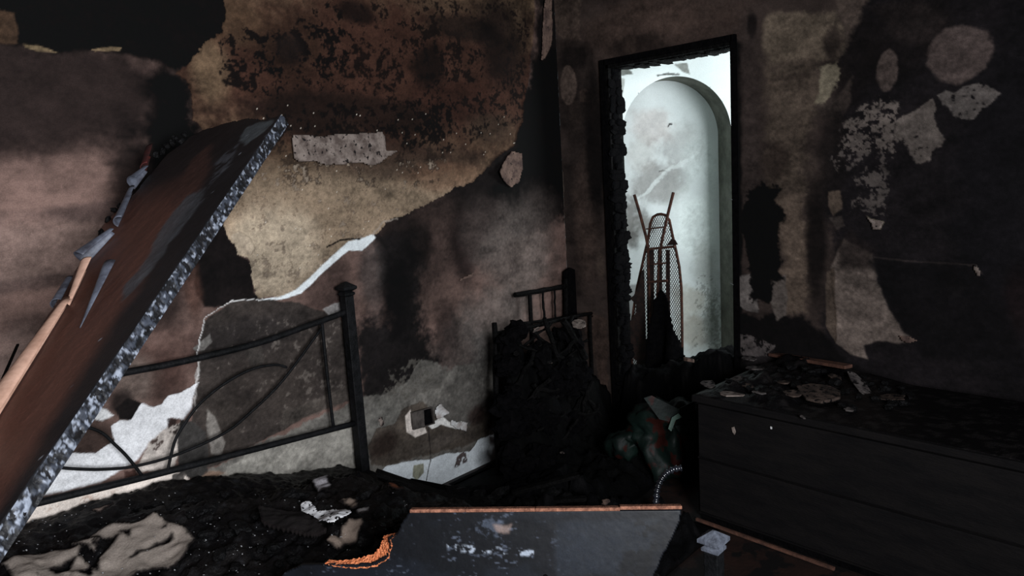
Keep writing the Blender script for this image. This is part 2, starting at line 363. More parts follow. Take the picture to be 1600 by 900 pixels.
    K(770, 200, 40, 26, (84, 68, 55), .7, .3); K(700, 275, 60, 24, (128, 96, 76), .6, .4); K(540, 180, 170, 34, (40, 29, 25), .75, .6)
    s.paint([(345, 60), (380, 40), (420, 55), (475, 45), (478, 100), (440, 150), (400, 148), (350, 130)], (20, 13, 13), .006, .09, .95, None, .47, sw=.06)
    s.paint([(410, 160), (720, 160), (700, 215), (640, 240), (430, 215)], (19, 13, 13), .012, .09, .92, None, .46, sw=.10)
    s.paint([(480, 0), (830, 0), (820, 190), (700, 240), (560, 200), (470, 110)], (24, 15, 14), .012, .09, .92, None, .50, sw=.09)
    s.paint([(400, 60), (520, 0), (560, 60), (530, 140), (450, 160)], (22, 15, 14), .012, .09, .92, None, .51, sw=.08)
    K(455, 75, 22, 26, (44, 33, 30), .8, .2); K(675, 100, 26, 40, (26, 17, 16), .8, .6); K(730, 45, 60, 22, (40, 30, 26), .8, .5); K(790, 60, 40, 70, (34, 24, 22), .8, .5); K(560, 20, 30, 18, (30, 20, 18), .8, .4)
    s.paint([(420, 200), (700, 230), (690, 290), (450, 290)], (34, 26, 23), .02, .09, .7, None, .52)
    s.paint([(360, 260), (700, 250), (640, 330), (470, 450), (390, 420)], (176, 164, 148), .004, .06, .75, None, .60)
    s.paint([(360, 260), (740, 250), (640, 330), (470, 450), (390, 420)], (86, 70, 58), .01, .06, .6, None, .55)
    fl = _rng.rand(s.u.size) > .9985; fl &= s.v < 2.0
    s.col[fl] = lin((200, 190, 176))
    s.col[~g] = keep[~g]; s.h[~g] = keeph[~g]
    P([(362, 368), (375, 362), (392, 372), (400, 388), (392, 400), (372, 396)], (172, 156, 136), .002, .012, 1, -.005)
    # white gypsum step along the lower break
    P([(404, 470), (440, 463), (464, 453), (488, 430), (520, 400), (546, 377), (570, 371), (584, 366), (588, 372), (566, 392), (545, 392), (520, 412), (498, 432), (470, 460), (440, 468)], (214, 220, 222), .002, .01, 1, -.004, mott=.08)
    s.line([(585, 368), (600, 350), (620, 342)], (150, 140, 130), .006, .6, .03)
    s.line([(512, 385), (535, 374), (565, 372)], (20, 16, 16), .005, .9, .02, -.011)
    # fallen plaster low on the left: white gypsum
    W = [(283, 613), (310, 598), (302, 620), (300, 637), (288, 655), (267, 653), (257, 677), (233, 693), (217, 717), (193, 733), (157, 753), (110, 765), (87, 770), (57, 780), (40, 790), (25, 780), (80, 733), (103, 723), (113, 707), (150, 708), (170, 693), (180, 687), (172, 667), (187, 657), (200, 657), (222, 630), (240, 637), (253, 633), (263, 618)]
    K(140, 690, 60, 40, (78, 62, 56), .9, .3); K(190, 630, 20, 22, (48, 40, 38), .9, .2)
    P(W, (212, 212, 214), .0025, .015, 1, -.007, mott=.1)
    P([(133, 650), (143, 637), (167, 640), (178, 650), (160, 658), (147, 655)], (206, 206, 206), .0025, .012, 1, -.007, mott=.1)
    P([(180, 640), (200, 622), (222, 630), (205, 656), (186, 656)], (40, 33, 32), .003, .012, 1, .003)
    P([(233, 690), (262, 668), (290, 655), (282, 700), (268, 735), (214, 737)], (188, 178, 170), .004, .03); P([(236, 688), (256, 676), (258, 690), (240, 706)], (66, 44, 40), .003, .03, .9, None, .45)
    P([(262, 655), (284, 655), (276, 680), (262, 676)], (54, 40, 38), .003, .02, .9, None, .42); P([(194, 736), (214, 734), (214, 745), (196, 748)], (70, 46, 40), .003, .02, .9)
    P([(282, 655), (305, 660), (322, 675), (325, 740), (300, 750), (279, 742), (276, 690)], (70, 67, 65), .003, .02, 1, .001)
    P([(322, 640), (336, 650), (352, 690), (345, 712), (328, 708), (324, 676)], (136, 130, 124), .004, .02, .8)
    P([(25, 824), (48, 792), (110, 776), (190, 756), (262, 734), (288, 742), (300, 755), (300, 790), (140, 830), (20, 860)], (216, 204, 194), .003, .02, 1, -.004, mott=.15)
    P([(60, 800), (110, 780), (180, 770), (120, 810)], (150, 118, 100), .01, .05, .6, None, .5)
    P([(270, 742), (288, 738), (288, 752), (268, 757)], (100, 94, 90), .002, .01); P([(330, 735), (355, 735), (360, 750), (310, 756), (315, 744)], (150, 118, 98), .006, .03, .7)
    P([(380, 712), (440, 690), (550, 655), (556, 735), (400, 752), (330, 752)], (150, 146, 138), .006, .05, .8)
    P([(440, 640), (546, 600), (546, 622), (470, 658), (440, 668)], (92, 84, 78), .006, .05, .7)
    # damage round the junction box
    P([(576, 700), (590, 672), (620, 660), (630, 640), (660, 628), (700, 660), (730, 668), (752, 640), (770, 650), (770, 682), (740, 690), (710, 702), (660, 712), (600, 730), (580, 725)], (92, 83, 75), .004, .05, 1, -.005)
    K(600, 695, 26, 24, (58, 44, 38), .8, .4); K(745, 650, 16, 18, (60, 42, 38), .8, .4); K(690, 690, 40, 12, (98, 90, 84), .6, .4)
    P([(634, 650), (642, 640), (645, 668), (665, 668), (668, 676), (650, 684), (636, 676)], (196, 186, 178), .002, .012, 1, -.002)
    P([(668, 664), (684, 656), (690, 650), (700, 658), (712, 662), (720, 658), (730, 662), (724, 672), (704, 668), (690, 664), (676, 670)], (206, 204, 200), .002, .012, 1, -.002)
    P([(598, 735), (606, 728), (640, 721), (676, 716), (700, 708), (735, 706), (748, 688), (772, 678), (778, 682), (778, 742), (752, 752), (728, 768), (690, 762), (640, 750), (606, 742)], (212, 218, 222), .0025, .02, 1, -.008, mott=.08)
    P([(716, 712), (730, 705), (732, 722), (712, 732)], (70, 46, 40), .003, .03, .9, None, .45); P([(648, 728), (664, 724), (664, 740), (652, 752), (646, 745)], (146, 146, 128), .003, .01)
    P([(724, 752), (745, 742), (775, 736), (775, 760), (728, 768)], (130, 126, 122), .004, .03, .8)
    s.line([(671, 670), (674, 700), (675, 720), (668, 752)], (54, 48, 46), .004, 1, .01, -.012)
wall_back_layers(SA); SA.weather()
wb = link('wall_back', SA.mesh('wall_back', lambda u, v, h: np.stack([u, -h, v], 1)), 'sooty_plaster', None, (0, 0, 0)); struct(wb)

# ================================================================== RIGHT WALL (doorway)
DY0, DY1, DZ = -1.150, -.362, 2.26
WT = .12                                    # wall thickness
SB = Surf(-2.75, 0.0, 0.0, 2.85, RES, lambda x, y: (lambda p: (p[1], p[2]))(B(x, y)), 40)
SB.base((80, 67, 62)); SB.col *= (0.7 + .6 * SB.n1)[:, None]
def wall_right_layers(s):
    P = s.paint; K = s.blob
    # near-black soot over the right half
    P([(1330, -60), (1700, -60), (1700, 900), (1270, 900), (1280, 560), (1300, 420), (1290, 300), (1310, 180)], (46, 40, 43), .05, .14)
    K(1570, 300, 100, 300, (36, 33, 38), .8, .4); K(1420, 60, 80, 60, (44, 36, 36), .8, .5); K(1330, 90, 40, 70, (40, 32, 31), .7, .5)
    # strip between corner and doorway
    P([(862, -60), (905, -60), (905, 60), (884, 66), (866, 50)], (100, 84, 75), .012, .06)
    K(1010, 40, 150, 60, (104, 84, 75), .7, .5); K(900, 90, 30, 24, (34, 28, 27), .8, .4); K(1000, 70, 60, 22, (48, 39, 36), .7, .5); K(985, 70, 10, 18, (88, 72, 64), .6, .3)
    K(905, 260, 26, 220, (62, 52, 48), .7, .4); K(915, 350, 20, 110, (100, 82, 74), .7, .4)
    P(s.oval(888, 133, 13, 31), (112, 95, 86), .006, .02)
    P([(905, 142), (920, 136), (935, 142), (934, 180), (926, 200), (918, 160), (906, 160)], (88, 72, 64), .006, .02); K(898, 180, 10, 30, (82, 68, 61), .6, .3)
    K(930, 220, 16, 130, (26, 21, 21), .8, .4); K(890, 500, 22, 60, (64, 53, 49), .7, .4); K(938, 415, 8, 24, (104, 88, 78), .7, .3)
    P([(908, 500), (918, 485), (950, 500), (950, 640), (940, 640), (930, 560)], (92, 74, 66), .008, .03)
    s.line([(879, 270), (882, 340), (884, 410)], (130, 116, 104), .004, .6, .02)
    # charred rim of the opening
    P([(938, 100), (1146, 60), (1160, 66), (1160, 600), (1146, 600), (1146, 80), (962, 116), (990, 660), (966, 660), (946, 300)], (14, 12, 12), .01, .03)
    # right of the doorway
    K(1172, 200, 18, 170, (80, 68, 64), .8, .4); K(1175, 40, 8, 22, (34, 28, 28), .8, .2); K(1172, 120, 20, 60, (72, 60, 56), .6, .4)
    P([(1196, 30), (1205, 22), (1240, 18), (1300, 20), (1322, 40), (1318, 80), (1312, 96), (1200, 100), (1194, 60)], (116, 102, 88), .02, .06)
    P([(1300, -60), (1380, -60), (1350, 20), (1325, 60), (1318, 80), (1322, 40), (1305, 20)], (100, 86, 78), .02, .07)
    P([(1196, 100), (1282, 98), (1280, 170), (1262, 220), (1258, 300), (1200, 300), (1196, 200)], (102, 88, 77), .035, .12); K(1300, 70, 16, 30, (58, 46, 44), .7, .4)
    P([(1284, 110), (1312, 100), (1306, 140), (1285, 165), (1272, 160)], (132, 122, 104), .008, .07); P([(1272, 165), (1310, 150), (1330, 120), (1330, 160), (1300, 185)], (86, 74, 68), .01, .05, .8)
    K(1210, 255, 26, 40, (72, 58, 52), .7, .5); K(1240, 120, 40, 6, (70, 58, 52), .5, .4)
    P([(1214, 300), (1258, 300), (1262, 420), (1262, 490), (1215, 490), (1224, 420), (1212, 380)], (112, 96, 84), .03, .1)
    K(1275, 390, 20, 110, (34, 27, 26), .9, .3); K(1300, 250, 26, 80, (42, 35, 34), .8, .4); P([(1295, 300), (1312, 296), (1316, 325), (1302, 337), (1295, 320)], (112, 96, 84), .005, .02)
    P([(1296, 340), (1316, 336), (1320, 352), (1306, 358)], (84, 74, 70), .004, .02)
    # pale flame-shaped lifted skin
    P([(1318, 372), (1364, 398), (1372, 440), (1392, 490), (1412, 520), (1432, 530), (1404, 536), (1372, 534), (1350, 540), (1356, 562), (1330, 552), (1308, 536), (1304, 470), (1296, 420)], (126, 112, 104), .006, .02, 1, .004)
    P([(1330, 360), (1366, 390), (1368, 420), (1310, 420), (1306, 380)], (56, 46, 44), .03, .04, .8); P([(1290, 425), (1303, 418), (1308, 500), (1308, 536), (1292, 510)], (100, 86, 76), .004, .02)
    # lower dark bowl and pale remnants
    P([(1150, 488), (1190, 492), (1215, 480), (1250, 500), (1290, 515), (1330, 560), (1380, 600), (1150, 610)], (28, 23, 24), .02, .1)
    P([(1156, 432), (1182, 425), (1184, 488), (1168, 486), (1156, 478)], (120, 112, 108), .004, .02); P([(1204, 440), (1228, 430), (1230, 490), (1214, 500), (1204, 470)], (110, 100, 94), .006, .03); P([(1158, 522), (1180, 530), (1212, 540), (1200, 556), (1158, 562)], (98, 90, 88), .003, .04, 1, None, .42)
    P([(1170, 300), (1190, 278), (1204, 288), (1216, 292), (1222, 330), (1214, 400), (1226, 440), (1206, 436), (1202, 472), (1176, 470), (1172, 420), (1162, 360), (1160, 320)], (19, 15, 15), .008, .09)
    K(1185, 560, 30, 20, (80, 74, 74), .4, .5)
    # pale patches on the black part
    P(s.oval(1387, 110, 16, 33, .1), (112, 97, 91), .007, .03)
    P(s.oval(1500, 84, 54, 42, -.65), (102, 88, 84), .01, .04)
    P([(1360, 10), (1440, 0), (1480, 20), (1470, 60), (1440, 70), (1400, 60)], (64, 54, 52), .02, .05, .8)
    P([(1315, 190), (1380, 150), (1400, 170), (1400, 240), (1350, 240), (1310, 230)], (112, 102, 96), .006, .08, 1, None, .47)
    P([(1400, 190), (1460, 155), (1466, 170), (1462, 205), (1474, 215), (1452, 248), (1428, 252), (1420, 225), (1400, 220)], (114, 104, 98), .004, .05, 1, None, .36)
    P([(1466, 150), (1505, 135), (1540, 130), (1560, 150), (1545, 165), (1515, 185), (1488, 180)], (112, 104, 100), .004, .05, 1, None, .38)
    P([(1345, 270), (1386, 258), (1386, 290), (1350, 300)], (100, 92, 88), .004, .06, 1, None, .47); P([(1300, 250), (1350, 200), (1400, 260), (1380, 340), (1330, 330)], (92, 84, 80), .004, .08, .9, None, .54)
    P([(1352, 336), (1360, 342), (1382, 346), (1376, 358), (1364, 358), (1362, 348)], (138, 128, 108), .002, .01, 1, .004)
    P([(1478, 450), (1490, 438), (1505, 446), (1500, 462), (1485, 464)], (72, 66, 62), .008, .06); K(1590, 470, 30, 60, (46, 30, 30), .6, .3)
    s.line([(1366, 402), (1420, 408), (1480, 412), (1524, 414), (1534, 428)], (78, 68, 66), .005, .8, .01)
    P([(1360, 408), (1520, 418), (1570, 470), (1600, 560), (1440, 560), (1400, 500), (1372, 440)], (33, 29, 32), .02, .03, .9)
wall_right_layers(SB); SB.weather(.42)
wr = link('wall_right', SB.mesh('wall_right', lambda u, v, h: np.stack([-h, u, v], 1), keep=lambda u, v: ~((u > DY0) & (u < DY1) & (v < DZ))), 'sooty_plaster', None, (0, 0, 0)); struct(wr)

# ================================================================== rest of the shell
XL, YF, ZC = -4.3, -4.3, 2.85
def sbox(name, lo, hi, mt): return struct(MB().abox(lo, hi).build(name, mt, None, (0, 0, 0)))
sbox('floor', (XL - .2, YF - .2, -.1), (.0, .2, 0.0), 'floor_tile')
sbox('ceiling', (XL - .2, YF - .2, ZC), (2.7, .9, ZC + .1), 'ceiling_soot')
sbox('wall_left', (XL - .15, YF, 0), (XL, .0, ZC), 'wall_soot')
b = MB().abox((XL, -.002, 0), (-3.35, .15, ZC)); o = b.build('wall_back_return', 'wall_soot', None, (0, 0, 0)); struct(o)
b = MB().abox((0, YF, 0), (.16, -2.75, ZC)); struct(b.build('wall_right_return', 'wall_soot', None, (0, 0, 0)))
WX0, WX1, WZ0, WZ1 = -4.25, -2.85, 1.1, 2.4
b = MB()
b.abox((XL, YF - .15, 0), (WX0, YF, ZC)); b.abox((WX1, YF - .15, 0), (0, YF, ZC)); b.abox((WX0, YF - .15, 0), (WX1, YF, WZ0)); b.abox((WX0, YF - .15, WZ1), (WX1, YF, ZC))
struct(b.build('wall_front', 'wall_soot', None, (0, 0, 0)))
b = MB()
for x in (WX0, (WX0 + WX1) / 2 - .02, WX1 - .04): b.abox((x, YF - .1, WZ0), (x + .04, YF - .05, WZ1))
for z in (WZ0, WZ1 - .04): b.abox((WX0, YF - .1, z), (WX1, YF - .05, z + .04))
struct(b.build('window_1', 'frame_white', None, (0, 0, 0)))
# hall beyond the doorway; its far wall stands at an angle and carries a tall arched niche
HXM, HYM = 2.5, .75
sbox('floor_hall', (0.0, -2.4, -.1), (HXM, HYM, 0.0), 'hall_floor')
sbox('wall_hall_right', (.03, -2.55, 0), (HXM, -2.4, ZC), 'hall_white')
sbox('wall_hall_end', (HXM, -2.55, 0), (HXM + .15, HYM, ZC), 'hall_white')
b = MB(); b.abox((.012, -2.75, 0), (WT, DY0, ZC)); b.abox((.012, DY1, 0), (WT, HYM, ZC)); b.abox((.012, DY0, DZ), (WT, DY1, ZC))
struct(b.build('wall_hall_near', 'hall_white', None, (0, 0, 0)))
ha = math.radians(53); hn = np.array((math.cos(ha), math.sin(ha), 0.)); he = np.array((math.sin(ha), -math.cos(ha), 0.)); HD = .2
HO = D(1060, 330, 4.9); HO[2] = 0
def tz(px, py, dep=0.0): p = onplane(px, py, HO + hn * dep, hn) - HO; return (p @ he, p[2])
tL, tR = tz(974, 280)[0], tz(1144, 300)[0]; AC = (tL + tR) / 2; AR = (tR - tL) / 2; AZ = tz(1062, 119)[1] - AR
SN = Surf(tL - .1, tR + .3, 0, AZ + AR + .2, .007, lambda x, y: tz(x, y, HD), 70)
SN.base((182, 187, 187)); SN.col *= (.86 + .28 * SN.n1)[:, None]
K = SN.blob; Pn = SN.paint
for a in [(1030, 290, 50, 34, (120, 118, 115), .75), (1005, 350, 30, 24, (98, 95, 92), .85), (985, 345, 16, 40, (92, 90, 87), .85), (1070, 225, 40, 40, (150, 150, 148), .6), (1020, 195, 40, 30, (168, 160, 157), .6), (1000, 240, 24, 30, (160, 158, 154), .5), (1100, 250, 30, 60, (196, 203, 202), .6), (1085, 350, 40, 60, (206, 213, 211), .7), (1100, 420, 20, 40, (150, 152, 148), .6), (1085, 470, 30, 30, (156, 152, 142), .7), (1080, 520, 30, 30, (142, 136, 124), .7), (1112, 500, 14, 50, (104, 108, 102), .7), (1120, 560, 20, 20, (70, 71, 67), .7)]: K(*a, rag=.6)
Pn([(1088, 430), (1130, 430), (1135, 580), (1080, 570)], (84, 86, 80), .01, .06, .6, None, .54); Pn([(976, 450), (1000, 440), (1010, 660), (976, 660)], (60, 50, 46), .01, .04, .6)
SN.line([(1044, 198), (1046, 194), (1050, 194)], (40, 36, 36), .006, 1, .005); SN.line([(1030, 268), (1036, 266), (1042, 268)], (60, 56, 54), .005, .8, .005)
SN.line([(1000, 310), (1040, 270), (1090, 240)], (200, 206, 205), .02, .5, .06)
hp_ = lambda dep: (lambda u, v, h: HO + u[:, None] * he + v[:, None] * uz + hn * (dep - h[:, None] * .5))
uz = np.array((0, 0, 1.))
nb = SN.mesh('wall_hall_niche', hp_(HD), keep=lambda u, v: (u > tL - .02) & (u < tR + .02) & (v < AZ + AR + .02))
struct(link('wall_hall_niche', nb, 'hall_plaster', None, (0, 0, 0)))
SF = Surf(-1.35, 1.75, 0, ZC, .007, lambda x, y: tz(x, y), 90)
SF.base((214, 220, 220)); SF.col *= (.92 + .16 * SF.n1)[:, None]
SF.paint([(1053, 100), (1074, 98), (1078, 116), (1066, 112)], (130, 132, 128), .003, .01); SF.paint([(965, 110), (978, 105), (990, 116), (968, 118)], (112, 114, 110), .003, .02)
SF.paint([(960, 120), (977, 122), (972, 150), (962, 152)], (160, 162, 158), .003, .02); SF.line([(1026, 118), (1040, 115), (1062, 116)], (60, 60, 56), .008, .9, .02)
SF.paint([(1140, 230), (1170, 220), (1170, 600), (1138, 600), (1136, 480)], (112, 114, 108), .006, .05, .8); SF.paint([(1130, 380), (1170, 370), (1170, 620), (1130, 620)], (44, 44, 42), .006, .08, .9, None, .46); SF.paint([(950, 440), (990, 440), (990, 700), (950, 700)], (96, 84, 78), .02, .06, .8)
def inarch(u, v): return ((u > tL) & (u < tR) & (v < AZ)) | (np.hypot(u - AC, v - AZ) < AR)
def place_front(u, v, h):                 # snap the rim of the arch to the true curve
    r = np.hypot(u - AC, v - AZ); k = (v >= AZ) & (abs(r - AR) < .0062); f = np.where(k, AR / np.maximum(r, 1e-6), 1.0)
    u = AC + (u - AC) * f; v = AZ + (v - AZ) * f
    return HO + u[:, None] * he + v[:, None] * uz
nf = SF.mesh('wall_hall_far', place_front, keep=lambda u, v: ~inarch(u, v))
whf = struct(link('wall_hall_far', nf, 'hall_plaster', None, (0, 0, 0)))
out = [(tL, 0), (tL, .6), (tL, 1.2)] + [(AC - AR * math.cos(t), AZ + AR * math.sin(t)) for t in np.linspace(0, math.pi, 49)] + [(tR, 1.2), (tR, .6), (tR, 0)]
b = MB(); n = len(out)
b.add([HO + he * t + uz * z for t, z in out] + [HO + he * t + uz * z + hn * (HD + .004) for t, z in out], [(i, i + 1, i + 1 + n, i + n) for i in range(n - 1)])
mat('niche_reveal', (118, 119, 111), (88, 89, 82), 8, .9, .3, 60, .2)
struct(b.build('trim_1', 'niche_reveal', None, (0, 0, 0)))

# ================================================================== burnt door frame
rnd = random.Random(5)
df = bpy.data.objects.new('door_1', None); COL.objects.link(df); df.location = (.08, (DY0 + DY1) / 2, 0); df['_base'] = [.08, (DY0 + DY1) / 2, 0]; struct(df)
MB().abox((-.012, DY1 - .022, 0), (WT + .005, DY1 + .002, DZ)).build('jamb', 'char_wood', df)
MB().abox((-.012, DY0 - .002, 0), (WT + .005, DY0 + .014, DZ)).build('jamb', 'char_wood', df)
MB().abox((-.012, DY0, DZ - .03), (WT + .005, DY1, DZ + .002)).build('lintel', 'char_wood', df)
def lump(sx, sy, sz, seed, amp=.25, sub=2, boxy=.5):
    import bmesh
    bm = bmesh.new(); bmesh.ops.create_icosphere(bm, subdivisions=sub, radius=1)
    for v in bm.verts:
        c = v.co.copy(); k = 1 / max(abs(c.x), abs(c.y), abs(c.z)); q = c.lerp(c * k, boxy)
        q *= 1 + amp * (mnoise.noise(c * 1.7 + Vector((seed * 3.1, 0, 0))) + .5 * mnoise.noise(c * 4.1 + Vector((0, seed, 0))))
        v.co = Vector((q.x * sx, q.y * sy, q.z * sz))
    me = bpy.data.meshes.new('lump'); bm.to_mesh(me); bm.free(); return me
blocks = [lump(.055, .016, .02, i, .3, 2, .75) for i in range(6)]
for me in blocks: me.materials.append(MATS['char_matte'])
z = .03; k = 0
while z < DZ - .03:
    hgt = rnd.uniform(.02, .055)
    for x in ((.02, .085) if rnd.random() < .6 else (.05,)):
        o = bpy.data.objects.new('char_block', blocks[k % 6]); COL.objects.link(o); o.parent = df; k += 1
        prot = .005 + .004 * (math.sin(z * 5 + 1) + 1) + .022 * max(0, 1 - z / 1.5)
        o.location = (x - .08 + rnd.uniform(-.012, .012), DY1 - .024 - (DY0 + DY1) / 2 - rnd.uniform(0, .008), z + hgt / 2)
        o.scale = (rnd.uniform(.6, 1.0), prot / .016 * rnd.uniform(.5, 1.4), hgt / .034); o.rotation_euler = (rnd.uniform(-.15, .15), rnd.uniform(-.3, .3), rnd.uniform(-.2, .2))
    z += hgt
y = DY0 + .03; topb = [lump(.06, .024, .014, i + 20, .35, 2, .7) for i in range(4)]
for me in topb: me.materials.append(MATS['char_wood'])
while y < DY1 - .03:
    o = bpy.data.objects.new('char_block', topb[k % 4]); COL.objects.link(o); o.parent = df; k += 1
    o.location = (rnd.choice((.0, .05)), y - (DY0 + DY1) / 2, DZ - .031); o.scale = (1.1, rnd.uniform(.8, 1.1), rnd.uniform(.3, .9)); y += rnd.uniform(.03, .05)
# outer casing on the room side
b = MB().abox((-.022, DY1 - .005, 0), (.0, DY1 + .03, DZ + .02)); b.build('casing', 'char_matte', df)
b = MB().abox((-.022, DY0 - .018, 0), (.0, DY0 + .006, DZ + .02)); b.build('casing', 'char_matte', df)
b = MB().abox((-.022, DY0, DZ - .012), (.0, DY1, DZ + .02)); b.build('casing', 'char_matte', df)
for zz in (1.83, 1.45, 1.0): MB().tube([(-.03, DY0 + .004, zz), (-.012, DY0 + .03, zz + .004)], .0022, 5).build('nail', 'ash', df)

# ================================================================== plaster pieces still hanging on the walls (parts of the walls)
def flake(parent, place, pts, mt, th, name='plaster_flake', lift=0.0, curl=0.0, axis=1, res=.006, warp=.02, seed=3, label=None):
    """piece cut to an outline in wall coordinates, bowed off the wall; place(u,v,h)->xyz"""
    q = np.array(pts); lo = q.min(0) - .02; hi = q.max(0) + .02; c = q.mean(0); ext = (q.max(0) - q.min(0)) / 2 + 1e-6
    s = Surf(lo[0], hi[0], lo[1], hi[1], res, None, seed); s.col[:] = .3
    d = sdf(q, s.u + s.wu * warp, s.v + s.wv * warp)
    g = d.reshape(s.nu, s.nv)
    cell = (g[:-1, :-1] + g[1:, :-1] + g[1:, 1:] + g[:-1, 1:]).ravel() > 0
    s.h = lift + th + curl * ((((s.u, s.v)[axis] - c[axis]) / ext[axis]) ** 2) + (s.n1 - .5) * .006
    me = s.mesh('flake', lambda u, v, h: place(u, v, h), keep=lambda u, v: cell, skirt=lambda u, v, V: place(u, v, np.maximum(s.h - th - .001, 0.0005) if curl == 0 and lift == 0 else s.h - th))
    o = link(name, me, mt, parent)
    if label: o['label'] = label
    return o
pa = lambda u, v, h: np.stack([u, -h, v], 1)
pb = lambda u, v, h: np.stack([-h, u, v], 1)
def qa(pts): return [(A(*p)[0], A(*p)[2]) for p in pts]
def qb(pts): return [(B(*p)[1], B(*p)[2]) for p in pts]
flake(wb, pa, qa([(457, 212), (500, 214), (540, 209), (592, 207), (600, 216), (600, 234), (622, 238), (603, 243), (597, 250), (588, 257), (545, 256), (515, 259), (490, 253), (470, 252), (457, 247)]), 'plaster_grey', .014, label='pale horizontal strip of plaster left on the bare wall', warp=.025, seed=5)
flake(wb, pa, qa([(770, 268), (786, 250), (798, 236), (808, 240), (811, 262), (806, 284), (796, 292), (782, 284)]), 'plaster_brown', .004, lift=.012, curl=.03, axis=0, label='curled grey flap of paint at the edge of the bare patch', seed=8)
flake(wb, pa, qa([(846, -10), (856, 0), (860, 40), (858, 70), (848, 92), (840, 96), (845, 70), (846, 40)]), 'plaster_brown', .006, lift=.01, curl=.02, axis=1, seed=11)
flake(wb, pa, qa([(590, 655), (596, 650), (600, 662), (594, 668)]), 'plaster_grey', .004, seed=12)
flake(wb, pa, qa([(676, 640), (683, 630), (700, 645), (690, 650), (681, 655)]), 'plaster_white', .004, lift=.01, curl=.006, axis=1, seed=13)
flake(wb, pa, qa([(703, 655), (712, 661), (722, 660), (731, 660), (726, 672), (714, 671), (704, 665)]), 'plaster_white', .004, lift=.006, curl=.006, axis=1, seed=14)
flake(wb, pa, qa([(693, 412), (715, 438), (738, 425), (735, 432), (716, 440)]), 'plaster_brown', .003, lift=.012, curl=.01, seed=15)
flake(wr, pb, qb([(1405, 522), (1420, 524), (1436, 532), (1420, 534), (1408, 530)]), 'plaster_brown', .003, lift=.012, seed=16)
flake(wr, pb, qb([(1353, 335), (1361, 342), (1383, 345), (1377, 358), (1365, 359), (1361, 348)]), 'plaster_grey', .003, lift=.01, curl=.006, seed=17)
flake(wr, pb, qb([(1523, 412), (1529, 414), (1534, 428), (1530, 432), (1524, 422)]), 'plaster_grey', .003, lift=.008, seed=18)

# junction box in the back wall
jb = thing('junction_box', 'open square junction box set into the back wall above white broken plaster', 'junction box', A(658, 655, -.012))
c = [A(*p, -.014) for p in ((644, 645), (676, 636), (680, 662), (647, 672))]
cc = np.mean(c, 0)
MB().prism([p + np.array((0, .012, 0)) for p in c], (0, .003, 0)).build('back_plate', 'char_matte', jb)
for i in range(4):
    p, q = c[i], c[(i + 1) % 4]; MB().prism([p, q, q + (cc - q) * .07, p + (cc - p) * .07], (0, .012, 0)).build('side', 'box_grey', jb)
MB().prism([c[0] + (cc - c[0]) * .08, c[0] + (c[1] - c[0]) * .52 + (cc - c[0]) * .08, c[3] + (c[2] - c[3]) * .50, c[3] + (cc - c[3]) * .08], (0, .004, 0)).build('cover_plate', 'box_grey', jb)

# ================================================================== metal bed
HBY = -.07
bed = thing('bed_frame', 'black metal bed frame with curled scroll bars in its headboard against the back wall', 'bed', (-2.5, -1.0, 0))
def apath(pts, y=HBY, n=6):
    q = [A(*p, y) for p in pts]; out = []
    for i in range(len(q) - 1):                   # Catmull-Rom
        p0 = q[max(i - 1, 0)]; p1 = q[i]; p2 = q[i + 1]; p3 = q[min(i + 2, len(q) - 1)]
        for k in range(n):
            t = k / n; out.append(.5 * (2 * p1 + (p2 - p0) * t + (2 * p0 - 5 * p1 + 4 * p2 - p3) * t * t + (3 * p1 - p0 - 3 * p2 + p3) * t ** 3))
    return out + [q[-1]]
tp = A(544, 462, HBY); bt = A(565, 728, HBY)
px_, pz_ = (tp[0] + bt[0]) / 2, tp[2]
def post(x, y, ztop, w, mt_cap, parent, ext=None):
    o = MB().abox((x - w / 2, y - w / 2, 0), (x + w / 2, y + w / 2, ztop)).build('bed_post', 'black_metal', parent, bevel=.003)
    b = MB(); a = w * .78
    prof = [(w * .46, ztop), (w * .60, ztop + w * .12), (w * .60, ztop + w * .32), (w * .42, ztop + w * .46), (w * .78, ztop + w * .70), (w * .78, ztop + w * .95), (w * .08, ztop + w * 1.45)]
    vs = [(x + sx * r, y + sy * r, zz) for r, zz in prof for sx, sy in ((-1, -1), (1, -1), (1, 1), (-1, 1))]
    b.add(vs, [(i * 4 + j, i * 4 + (j + 1) % 4, i * 4 + 4 + (j + 1) % 4, i * 4 + 4 + j) for i in range(len(prof) - 1) for j in range(4)] + [tuple(len(vs) - 4 + j for j in range(4))])
    c = b.build('post_cap', mt_cap, o)
    return o
post(px_, HBY, pz_, .046, 'black_metal', bed); post(-3.34, HBY, pz_, .046, 'black_metal', bed)
MB().tube(apath([(-260, 690), (0, 628), (167, 588), (280, 566), (400, 537), (470, 513), (542, 487)]), .0135, 8).build('top_rail', 'black_metal', bed, smooth=True)
MB().tube(apath([(-240, 855), (50, 788), (300, 727), (553, 662)]), .0135, 8).build('bottom_rail', 'black_metal', bed, smooth=True)
MB().tube(apath([(503, 512), (443, 593), (393, 643), (350, 677), (277, 710), (213, 728), (167, 733), (127, 733), (83, 729), (20, 715)]), .0058, 6).build('scroll_bar', 'black_metal', bed, smooth=True)
MB().tube(apath([(448, 574), (430, 570), (393, 577), (350, 600), (313, 630), (290, 660), (273, 690), (262, 735)]), .0058, 6).build('scroll_bar', 'black_metal', bed, smooth=True)
MB().tube(apath([(60, 640), (120, 662), (157, 675), (180, 695), (200, 715), (221, 742)]), .0062, 6).build('scroll_bar', 'black_metal', bed, smooth=True)
MB().tube(apath([(503, 505), (512, 593), (521, 668)]), .0075, 6).build('spindle', 'black_metal', bed, smooth=True)
cp = D(1115, 846, 2.04)
post(cp[0], cp[1], cp[2] - .03, .044, 'ash_metal', bed)
